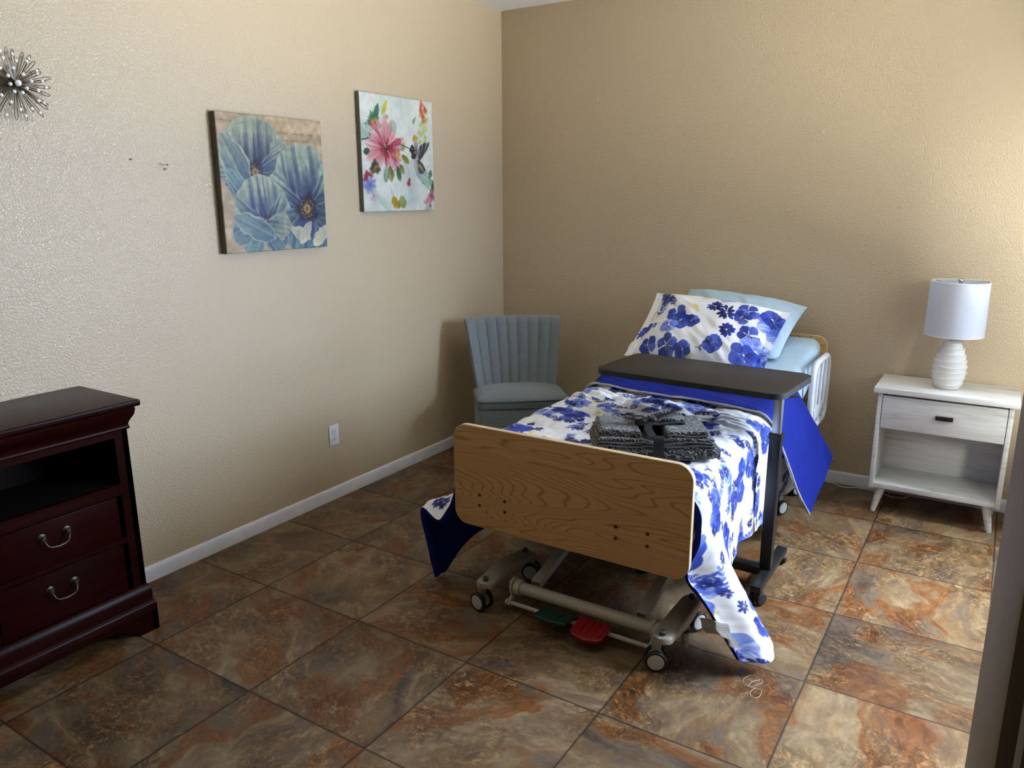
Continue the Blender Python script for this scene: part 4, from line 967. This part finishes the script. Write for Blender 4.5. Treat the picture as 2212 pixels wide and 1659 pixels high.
bm = bmesh.new(); b2 = bmesh.new(); tube(b2, [(-.02, -.02, 0), (.05, .0, .012), (.10, .03, 0)], .017, 12, rs=[.010, .018, .008]); merge(bm, b2, Matrix.Translation((.01, .02, .118))); fin('washcloth', bm, M['towel'], tw)
# ribbon band round the middle, knot and loops
bm = bmesh.new(); rp = rrect(-.141, .141, -.002, .086, .02, 6)
rows = [[bm.verts.new((.008 + dx, y + .003*0, z*(1.0) + (.022*math.exp(-(y/.09)**2) if z > .05 else 0))) for y, z in rp] for dx in (-.019, .019)]
for k in range(len(rp)): bm.faces.new((rows[0][k], rows[0][(k+1) % len(rp)], rows[1][(k+1) % len(rp)], rows[1][k]))
bmesh.ops.solidify(bm, geom=bm.faces[:], thickness=.0015); fin('ribbon', bm, M['ribbon'], tw)
def strip(pts, w, name, nrm=(0, 0, 1)):
    bm = bmesh.new(); pts = [Vector(p) for p in pts]; rows = []
    for i, p in enumerate(pts):
        d = (pts[min(i+1, len(pts)-1)] - pts[max(i-1, 0)]).normalized(); s = d.cross(Vector(nrm)).normalized()
        rows.append((bm.verts.new(p + s*w/2), bm.verts.new(p - s*w/2)))
    for a, b in zip(rows[:-1], rows[1:]): bm.faces.new((a[0], b[0], b[1], a[1]))
    bmesh.ops.solidify(bm, geom=bm.faces[:], thickness=.0012); return fin(name, bm, M['ribbon'], tw)
strip([(.0, -.03, .118), (-.04, -.04, .138), (-.085, -.03, .136), (-.10, -.02, .126), (-.07, -.02, .120), (-.03, -.02, .118)], .026, 'ribbon_loop')
strip([(.0, -.03, .120), (.04, -.01, .134), (.08, .02, .142), (.11, .045, .140)], .030, 'ribbon_tail')
strip([(-.01, -.04, .120), (-.02, -.07, .118), (-.025, -.10, .108), (-.01, -.125, .088)], .030, 'ribbon_tail')
bm = bmesh.new(); bmesh.ops.create_uvsphere(bm, u_segments=16, v_segments=10, radius=.014, matrix=Matrix.Translation((0, -.035, .124)) @ Matrix.Diagonal((1.2, 1, .8, 1))); fin('ribbon_knot', bm, M['ribbon'], tw)

# ------------------------------------------------------------------ overbed table
ob = thing('overbed_table', 'dark brown overbed table on a black post, swung across the bed', 'overbed table', (2.208, -1.41, 0))
tc = Vector((1.886, -1.403, .87)); rz = math.radians(-3.6)
def put(b2, bm, mx): merge(bm, b2, mx)
mx = Matrix.Translation(tc) @ Matrix.Rotation(rz, 4, 'Z')
bm = bmesh.new(); b2 = bmesh.new(); prism(b2, rrect(-.391, .391, -.202, .202, .055, 10), -.022, 0, 'z', .0015); merge(bm, b2, mx); tt = part('tabletop', bm, M['laminate'], ob)
bm = bmesh.new(); o = rrect(-.3935, .3935, -.2045, .2045, .0575, 12); i_ = rrect(-.3895, .3895, -.2005, .2005, .0535, 12); n = len(o)
rings = []
for pts, z in ((i_, .0006), (o, -.0015), (o, -.0235), (i_, -.0246)): rings.append([bm.verts.new((x, y, z)) for x, y in pts])
for a, b in zip(rings[:-1], rings[1:]):
    for k in range(n): bm.faces.new((a[k], a[(k+1) % n], b[(k+1) % n], b[k]))
bmesh.ops.transform(bm, matrix=mx, verts=bm.verts); e_ = part('edge_band', bm, M['black_rubber'], tt); e_['label'] = 'black rubber edge of the tabletop'
bm = bmesh.new(); box(bm, 1.74, 2.235, -1.45, -1.37, .822, .847, .004); part('support_bracket', bm, M['black_steel'], ob)
bm = bmesh.new(); box(bm, 2.188, 2.220, -1.431, -1.395, .40, .826, .003); part('inner_post', bm, M['silver'], ob)['label'] = 'silver telescoping upper post'
bm = bmesh.new(); box(bm, 2.182, 2.227, -1.438, -1.392, .045, .648, .004); box(bm, 2.179, 2.230, -1.441, -1.389, .640, .662, .004); part('outer_post', bm, M['black_steel'], ob)
bm = bmesh.new(); box(bm, 2.192, 2.234, -1.60, -1.175, .055, .083, .004); box(bm, 1.74, 2.20, -1.435, -1.385, .050, .085, .004); box(bm, 1.712, 1.752, -1.60, -1.175, .055, .083, .004); part('base_frame', bm, M['black_steel'], ob)
for x, y, a in ((2.213, -1.195, .9), (2.213, -1.585, -.5), (1.732, -1.195, .3), (1.732, -1.585, .2)):
    ax = Vector((math.cos(a), math.sin(a), 0)); bm = bmesh.new(); tube(bm, [(x, y, .036), (x, y, .058)], .010, 12)
    tr = Vector((-ax.y, ax.x, 0)); c = Vector((x, y, .0265)) + tr*.012
    rm = Vector((1, 0, 0)).rotation_difference(ax).to_matrix().to_4x4(); b2 = bmesh.new(); box(b2, -.008, .008, -.020, .020, .006, .034, .004); merge(bm, b2, Matrix.Translation(c) @ rm)
    ca = part('caster', bm, M['black_rubber'], ob)
    for s in (-1, 1):
        bm = bmesh.new(); b2 = bmesh.new(); lathe(b2, [(0, -.010), (.018, -.010), (.0235, -.008), (.0255, -.003), (.0255, .003), (.0235, .008), (.018, .010), (0, .010)], (0, 0, 0), 24, 'x'); merge(bm, b2, Matrix.Translation(c + ax*(s*.017)) @ rm); part('wheel', bm, M['black_rubber'], ca)
bm = bmesh.new(); b2 = bmesh.new(); box(b2, -.03, .03, -.008, .008, -.006, .006, .003); merge(bm, b2, Matrix.Translation((2.262, -1.50, .838)) @ Matrix.Rotation(.6, 4, 'Z')); part('height_lever', bm, M['black_rubber'], ob)

# ------------------------------------------------------------------ channel-back chair in the corner
ch = thing('slipper_chair', 'armless blue-grey tweed chair with vertical channelled back in the corner', 'chair', (.530, -.655, 0), math.radians(40.5))
def cloc(name, bm, mat, root=ch, auto=50): return fin(name, bm, mat, root, auto)
NS, NH = 150, 30; Pc = np.zeros((NS*2, NH, 3)); s = np.linspace(-1, 1, NS)
for j in range(NH):
    h = j/(NH - 1); hh = min(1.0, h*1.0)
    w2 = (.238 + .062*hh**1.1); z = .400 + .452*hh; lean = .175 + .150*hh
    cap = math.sqrt(max(0.0, 1 - max(0.0, (h - .90)/.10)**2)); zc = z - (1 - cap)*0
    g = 1 - np.abs(np.cos(np.pi*9*(s + 1)/2))**.0 * 0
    chn = np.abs(np.sin(np.pi*9*(s + 1)/2))**.45          # nine rounded channels
    wing = .105*np.abs(s)**2.3
    top_sag = .014*(1 - s**2)*hh
    tf = .030*cap + .002; tb = .052*cap + .002
    rim = np.sqrt(np.clip(1 - np.clip((np.abs(s) - .955)/.045, 0, 1)**2, 0, 1))
    xf = s*w2
    yf = lean - wing - (tf + .014*chn*cap*1.4)*rim + .004; yb_ = lean - wing*.85 + tb*rim + .006
    Pc[:NS, j] = np.stack([xf, yf, np.full(NS, z) + top_sag*0 - .012*(s**2)*hh*0 + .004*chn*hh*cap], -1)
    Pc[NS:, j] = np.stack([xf, yb_, np.full(NS, z)], -1)[::-1]
gb = grid_mesh('backrest', Pc, M['tweed'], ch, closed_u=True)
b_ = bmesh.new(); b_.from_mesh(gb.data); b_.verts.ensure_lookup_table()
for i in range(NS - 1):
    a, b = i*NH + NH - 1, (i+1)*NH + NH - 1; c, d = (2*NS - 2 - i)*NH + NH - 1, (2*NS - 1 - i)*NH + NH - 1
    try: b_.faces.new([b_.verts[q] for q in (a, b, c, d)])
    except ValueError: pass
b_.to_mesh(gb.data); b_.free()
for p in gb.data.polygons: p.use_smooth = True
for k in range(1, 9):      # corded seams between the channels
    sk = -1 + 2*k/9; pts = []
    for j in range(0, NH - 2):
        h = j/(NH - 1); w2 = (.238 + .062*h**1.1); cap = math.sqrt(max(0.0, 1 - max(0.0, (h - .90)/.10)**2))
        pts.append((sk*w2, .175 + .150*h - .105*abs(sk)**2.3 - (.030*cap + .002) + .0035, .400 + .452*h))
    bm = bmesh.new(); tube(bm, pts, .0022, 6); fin('seam', bm, M['pipe'], gb)
def seat_outline(sc=1.0, n=16):
    out = []
    for k in range(n + 1): a = math.pi*k/n; out.append((.262*math.cos(a)*sc*(.94 + .06*abs(math.cos(a))), (.06 + .115*math.sin(a))*sc))
    pts = rrect(-.262*sc, .262*sc, -.228*sc, .06, .035, 5)
    return [p for p in pts if p[1] < .0] and [(.262*sc, -.19*sc), (.262*sc, .04)] + out[1:-1] + [(-.262*sc, .04), (-.262*sc, -.19*sc), (-.255*sc, -.215*sc), (-.235*sc, -.228*sc), (-.12*sc, -.233*sc), (0, -.235*sc), (.12*sc, -.233*sc), (.235*sc, -.228*sc), (.255*sc, -.215*sc)]
so = seat_outline()
bm = bmesh.new(); rings = []
for sc, z in ((.985, .405), (1.0, .412), (1.0, .440), (.985, .450), (.94, .459), (.8, .468), (.6, .474), (.35, .478), (.1, .480)):
    rings.append([bm.verts.new((x*sc, (y + .04)*sc - .04, z)) for x, y in so])
for a, b in zip(rings[:-1], rings[1:]):
    for k in range(len(so)): bm.faces.new((a[k], a[(k+1) % len(so)], b[(k+1) % len(so)], b[k]))
bm.faces.new(rings[-1]); bm.faces.new(rings[0][::-1]); cloc('seat', bm, M['tweed'])
bm = bmesh.new(); tube(bm, [(x*1.004, y*1.004, .443) for x, y in so], .0042, 8, closed=True); tube(bm, [(x*1.0, y*1.0, .404) for x, y in so], .0035, 8, closed=True); cloc('piping', bm, M['pipe'])
bm = bmesh.new(); prism(bm, [(x*.985, y*.985) for x, y in so], .13, .405, 'z', .006); cloc('seat_base', bm, M['tweed'])
for x, y in ((-.21, -.18), (.21, -.18), (-.18, .11), (.18, .11)):
    bm = bmesh.new(); tube(bm, [(x*1.06, y*1.06, 0), (x, y, .132)], .02, 14, rs=[.011, .02]); cloc('leg', bm, M['cherry'])

# ------------------------------------------------------------------ dark cherry dresser
dr = thing('dresser', 'dark cherry dresser with open shelf above drawers, against left wall', 'dresser', (.18, -3.45, 0))
DY0, DY1 = -3.945, -2.952; XF = .335
bm = bmesh.new(); box(bm, .016, XF, DY0, DY0 + .02, .10, .86); box(bm, .016, XF, DY1 - .02, DY1, .10, .86); box(bm, .016, .026, DY0, DY1, .10, .86)
box(bm, XF - .02, XF, DY1 - .048, DY1, .165, .79); box(bm, XF - .02, XF, DY0, DY0 + .034, .165, .79)        # stiles
box(bm, XF - .02, XF, DY0 + .034, DY1 - .048, .756, .79); box(bm, XF - .02, XF, DY0 + .034, DY1 - .048, .545, .585); box(bm, XF - .02, XF, DY0 + .034, DY1 - .048, .365, .383); box(bm, XF - .02, XF, DY0 + .034, DY1 - .048, .160, .182)
box(bm, XF - .02, XF, -3.468, -3.448, .18, .55); part('carcass', bm, M['cherry'], dr)
bm = bmesh.new(); box(bm, .026, XF - .005, DY0 + .02, DY1 - .02, .565, .583); box(bm, .027, .030, DY0 + .02, DY1 - .02, .583, .80); part('shelf', bm, M['cherry_in'], dr)
bm = bmesh.new(); prism(bm, [(0.004, DY0 - .045), (.384, DY0 - .045), (.384, DY1 + .032), (.004, DY1 + .032)], .862, .886, 'z', .006, 3); part('top', bm, M['cherry'], dr)
def moulding(prof, name, y0=DY0, y1=DY1, sy=.45):   # profile (outward offset, z) mitred round front and both sides
    bm = bmesh.new(); rings = []
    for off, z in prof:
        rings.append([bm.verts.new(p) for p in ((.014, y0 - off*sy, z), (XF + off, y0 - off*sy, z), (XF + off, y1 + off*sy, z), (.014, y1 + off*sy, z))])
    for a, b in zip(rings[:-1], rings[1:]):
        for k in range(3): bm.faces.new((a[k], a[k+1], b[k+1], b[k]))
    bm.faces.new(rings[0]); bm.faces.new(rings[-1][::-1])
    return part(name, bm, M['cherry'], dr, 50)
cor = [(.0, .778), (.010, .780), (.012, .786), (.010, .792)] + [(.008 + .028*(0.5 - 0.5*math.cos(math.pi*k/12)) , .794 + .052*k/12) for k in range(13)] + [(.038, .850), (.038, .858), (.030, .862)]
moulding(cor, 'cornice')
moulding([(0, .182), (.008, .178), (.012, .168), (.016, .160), (.018, .150), (.018, .118), (.026, .112), (.030, .104), (.030, .075), (.0, .075)], 'base_moulding')
# bracket feet cut out of the plinth
bm = bmesh.new(); fp = [(DY1 + .0135, .078), (DY1 + .0135, 0), (DY1 - .060, 0)] + [(DY1 - .060 - .10*k/8, .055*math.sin(math.pi/2*k/8)) for k in range(1, 9)]
fpn = [(DY0 + .16 - .10*k/8 + 0.0, .055*math.sin(math.pi/2*(8-k)/8)) for k in range(0, 9)] + [(DY0 - .0135, 0), (DY0 - .0135, .078)]
prism(bm, fp + [(DY1 - .20, .062), (DY0 + .20, .062)] + fpn, XF + .004, XF + .030, 'x', .001)
for ys in ((DY1 - .010, DY1 + .0135), (DY0 - .0135, DY0 + .010)):
    sd = [(XF + .030, .078), (XF + .030, 0), (XF - .06, 0)] + [(XF - .06 - .08*k/6, .055*math.sin(math.pi/2*k/6)) for k in range(1, 7)] + [(.15, .055), (.07, 0), (.014, 0), (.014, .078)]
    prism(bm, sd, ys[0], ys[1], 'y', .001)
part('plinth', bm, M['cherry'], dr)
def drawer(y0, y1, z0, z1):
    bm = bmesh.new(); box(bm, XF - .015, XF + .004, y0, y1, z0, z1, .0025); box(bm, .06, XF - .015, y0 + .01, y1 - .01, z0 + .01, z1 - .02)
    d = part('drawer', bm, M['cherry'], dr); ym = (y0 + y1)/2 - .012; zm = z0 + (z1 - z0)*.66 + .0
    bm = bmesh.new(); x0 = XF + .004
    pts = [(x0 + .012, ym - .040, zm), (x0 + .020, ym - .040, zm - .008), (x0 + .024, ym - .034, zm - .024), (x0 + .025, ym - .024, zm - .031), (x0 + .026, ym, zm - .034), (x0 + .025, ym + .024, zm - .031), (x0 + .024, ym + .034, zm - .024), (x0 + .020, ym + .040, zm - .008), (x0 + .012, ym + .040, zm)]
    tube(bm, pts, .0034, 10, rs=[.003, .003, .0028, .003, .0042, .003, .0028, .003, .003])
    for s in (-1, 1): lathe(bm, [(.0, .0), (.015, .0), (.015, .003), (.009, .005), (.006, .008), (.006, .014), (.008, .016), (.006, .019), (0, .020)], (x0, ym + s*.040, zm + .001), 18, 'x')
    part('handle', bm, M['bronze'], d)
for y0, y1 in ((-3.445, -3.022), (-3.893, -3.471)):
    drawer(y0, y1, .386, .543); drawer(y0, y1, .185, .363)

# ------------------------------------------------------------------ nightstand
ns = thing('nightstand', 'white-washed wooden nightstand with one drawer and open shelf on tapered legs', 'nightstand', (2.715, -.18, 0))
NX0, NX1, NY0, NY1 = 2.432, 3.000, -.350, -.020
bm = bmesh.new(); box(bm, 2.412, 3.020, -.368, -.016, .625, .652, .003); part('top', bm, M['whitewood'], ns)
for xs in (NX0, NX1 - .020):
    bm = bmesh.new(); box(bm, xs, xs + .020, NY0, NY1, .130, .625, .002); part('side_panel', bm, M['whitewood'], ns)
bm = bmesh.new(); box(bm, NX0 + .02, NX1 - .02, NY1 - .010, NY1 - .002, .140, .62); part('back_panel', bm, M['whitewood'], ns)
bm = bmesh.new(); box(bm, NX0 + .02, NX1 - .02, NY0 + .004, NY1 - .01, .132, .157, .002); part('shelf', bm, M['whitewood'], ns)
bm = bmesh.new(); box(bm, NX0 + .02, NX1 - .02, NY0 + .03, NY1 - .01, .437, .447); part('divider', bm, M['whitewood'], ns)
bm = bmesh.new(); box(bm, NX0 + .023, NX1 - .023, NY0 - .002, NY0 + .018, .449, .614, .002); box(bm, NX0 + .04, NX1 - .04, NY0 + .018, NY1 - .05, .45, .60); d_ = part('drawer', bm, M['whitewood'], ns)
bm = bmesh.new(); box(bm, 2.690, 2.764, NY0 - .020, NY0 - .001, .526, .545, .002); part('handle', bm, M['blackhandle'], d_)
for x, y, sx, sy in ((NX0 + .055, NY0 + .04, -1, -1), (NX1 - .055, NY0 + .04, 1, -1), (NX0 + .055, NY1 - .06, -1, 1), (NX1 - .055, NY1 - .06, 1, 1)):
    bm = bmesh.new(); tube(bm, [(x + sx*.026, y + sy*.020, .0), (x + sx*.025, y + sy*.019, .006), (x, y, .134)], .02, 20, rs=[.0115, .0125, .0225]); part('leg', bm, M['whitewood'], ns)

# ------------------------------------------------------------------ table lamp
lp = thing('table_lamp', 'white ribbed ceramic table lamp with white drum shade on the nightstand', 'lamp', (2.713, -.200, .652))
prof = [(0, .0), (.046, .0), (.050, .004)]; NB = 8
for k in range(97):
    t = k/96; z = .004 + .226*t; r = .049 + (.080 - .049)*math.sin(math.pi*min(1, t*.98 + .04))**.75 - .012*t
    saw = (t*NB) % 1.0; r += .0078*(saw**1.5) - .0034 - (.0062*sm(.93, 1.0, saw) if saw > .9 else 0); prof.append((float(r), z))
prof += [(.030, .232), (.012, .234), (0, .234)]
bm = bmesh.new(); lathe(bm, prof, (0, 0, 0), 56)
for v in bm.verts: v.co.z += .003*math.sin(2*math.atan2(v.co.y, v.co.x) + v.co.z*60)*(0.02 < v.co.z < .21)
fin('lamp_base', bm, M['ceramic'], lp, 60)
bm = bmesh.new(); tube(bm, [(0, 0, .232), (0, 0, .305)], .010, 16); tube(bm, [(0, 0, .262), (0, 0, .30)], .016, 16); fin('lamp_neck', bm, M['silver'], lp)
bm = bmesh.new(); lathe(bm, [(0, .30), (.020, .315), (.030, .345), (.028, .375), (.016, .395), (0, .402)], (0, 0, 0), 20); fin('bulb', bm, M['white_plastic'], lp)
bm = bmesh.new(); rings = []
for r, z in ((.1265, .262), (.1285, .262), (.1255, .518), (.1235, .518), (.1265, .262)): rings.append([bm.verts.new((r*math.cos(2*math.pi*k/72), r*math.sin(2*math.pi*k/72), z)) for k in range(72)])
for a, b in zip(rings[:-1], rings[1:]):
    for k in range(72): bm.faces.new((a[k], a[(k+1) % 72], b[(k+1) % 72], b[k]))
bmesh.ops.remove_doubles(bm, verts=bm.verts, dist=1e-6); sh_ = fin('lamp_shade', bm, M['shade'], lp, 40)
for z, r in ((.263, .1275), (.517, .1245)):
    bm = bmesh.new(); tube(bm, [(r*math.cos(2*math.pi*k/64), r*math.sin(2*math.pi*k/64), z) for k in range(64)], .0022, 6, closed=True); fin('rim', bm, M['white_plastic'], sh_)
bm = bmesh.new()
for a in (.5, 2.6, 4.7): tube(bm, [(0, 0, .497), (.06*math.cos(a), .06*math.sin(a), .500), (.122*math.cos(a), .122*math.sin(a), .515)], .0018, 8)
tube(bm, [(0, 0, .40), (0, 0, .50)], .004, 8); fin('harp', bm, M['silver'], lp)
bm = bmesh.new(); bmesh.ops.create_uvsphere(bm, u_segments=20, v_segments=12, radius=.0115, matrix=Matrix.Translation((0, 0, .522))); tube(bm, [(0, 0, .498), (0, 0, .512)], .005, 10); fin('finial', bm, M['chrome'], lp)

# ------------------------------------------------------------------ cord and thread on the floor
bm = bmesh.new(); tube(bm, [(2.17, -.035, .004), (2.215, -.032, .004), (2.25, -.062, .004), (2.285, -.074, .004), (2.33, -.046, .004), (2.38, -.034, .004), (2.45, -.05, .004), (2.53, -.09, .004), (2.58, -.07, .004), (2.60, -.03, .004)], .0028, 8)
tag(fin('power_cord', bm, M['white_plastic']), 'thin white power cord lying on floor between bed and nightstand', 'cord')
bm = bmesh.new(); pts = []
for k in range(46):
    t = k/45; a = t*9.5; pts.append((2.335 + .028*math.cos(a)*(1 - .3*t) + .025*t, -2.085 + .030*math.sin(a*1.1) - .02*t, .0016 + .001*math.sin(k)))
for k in range(22): a = 2*math.pi*k/21 + 1.9; pts.append((2.372 + .016*math.cos(a), -2.150 + .028*math.sin(a), .0014))
tube(bm, pts, .0005, 6); tag(fin('loose_thread', bm, M['thread']), 'tangled white thread loop on the floor below comforter corner', 'thread')
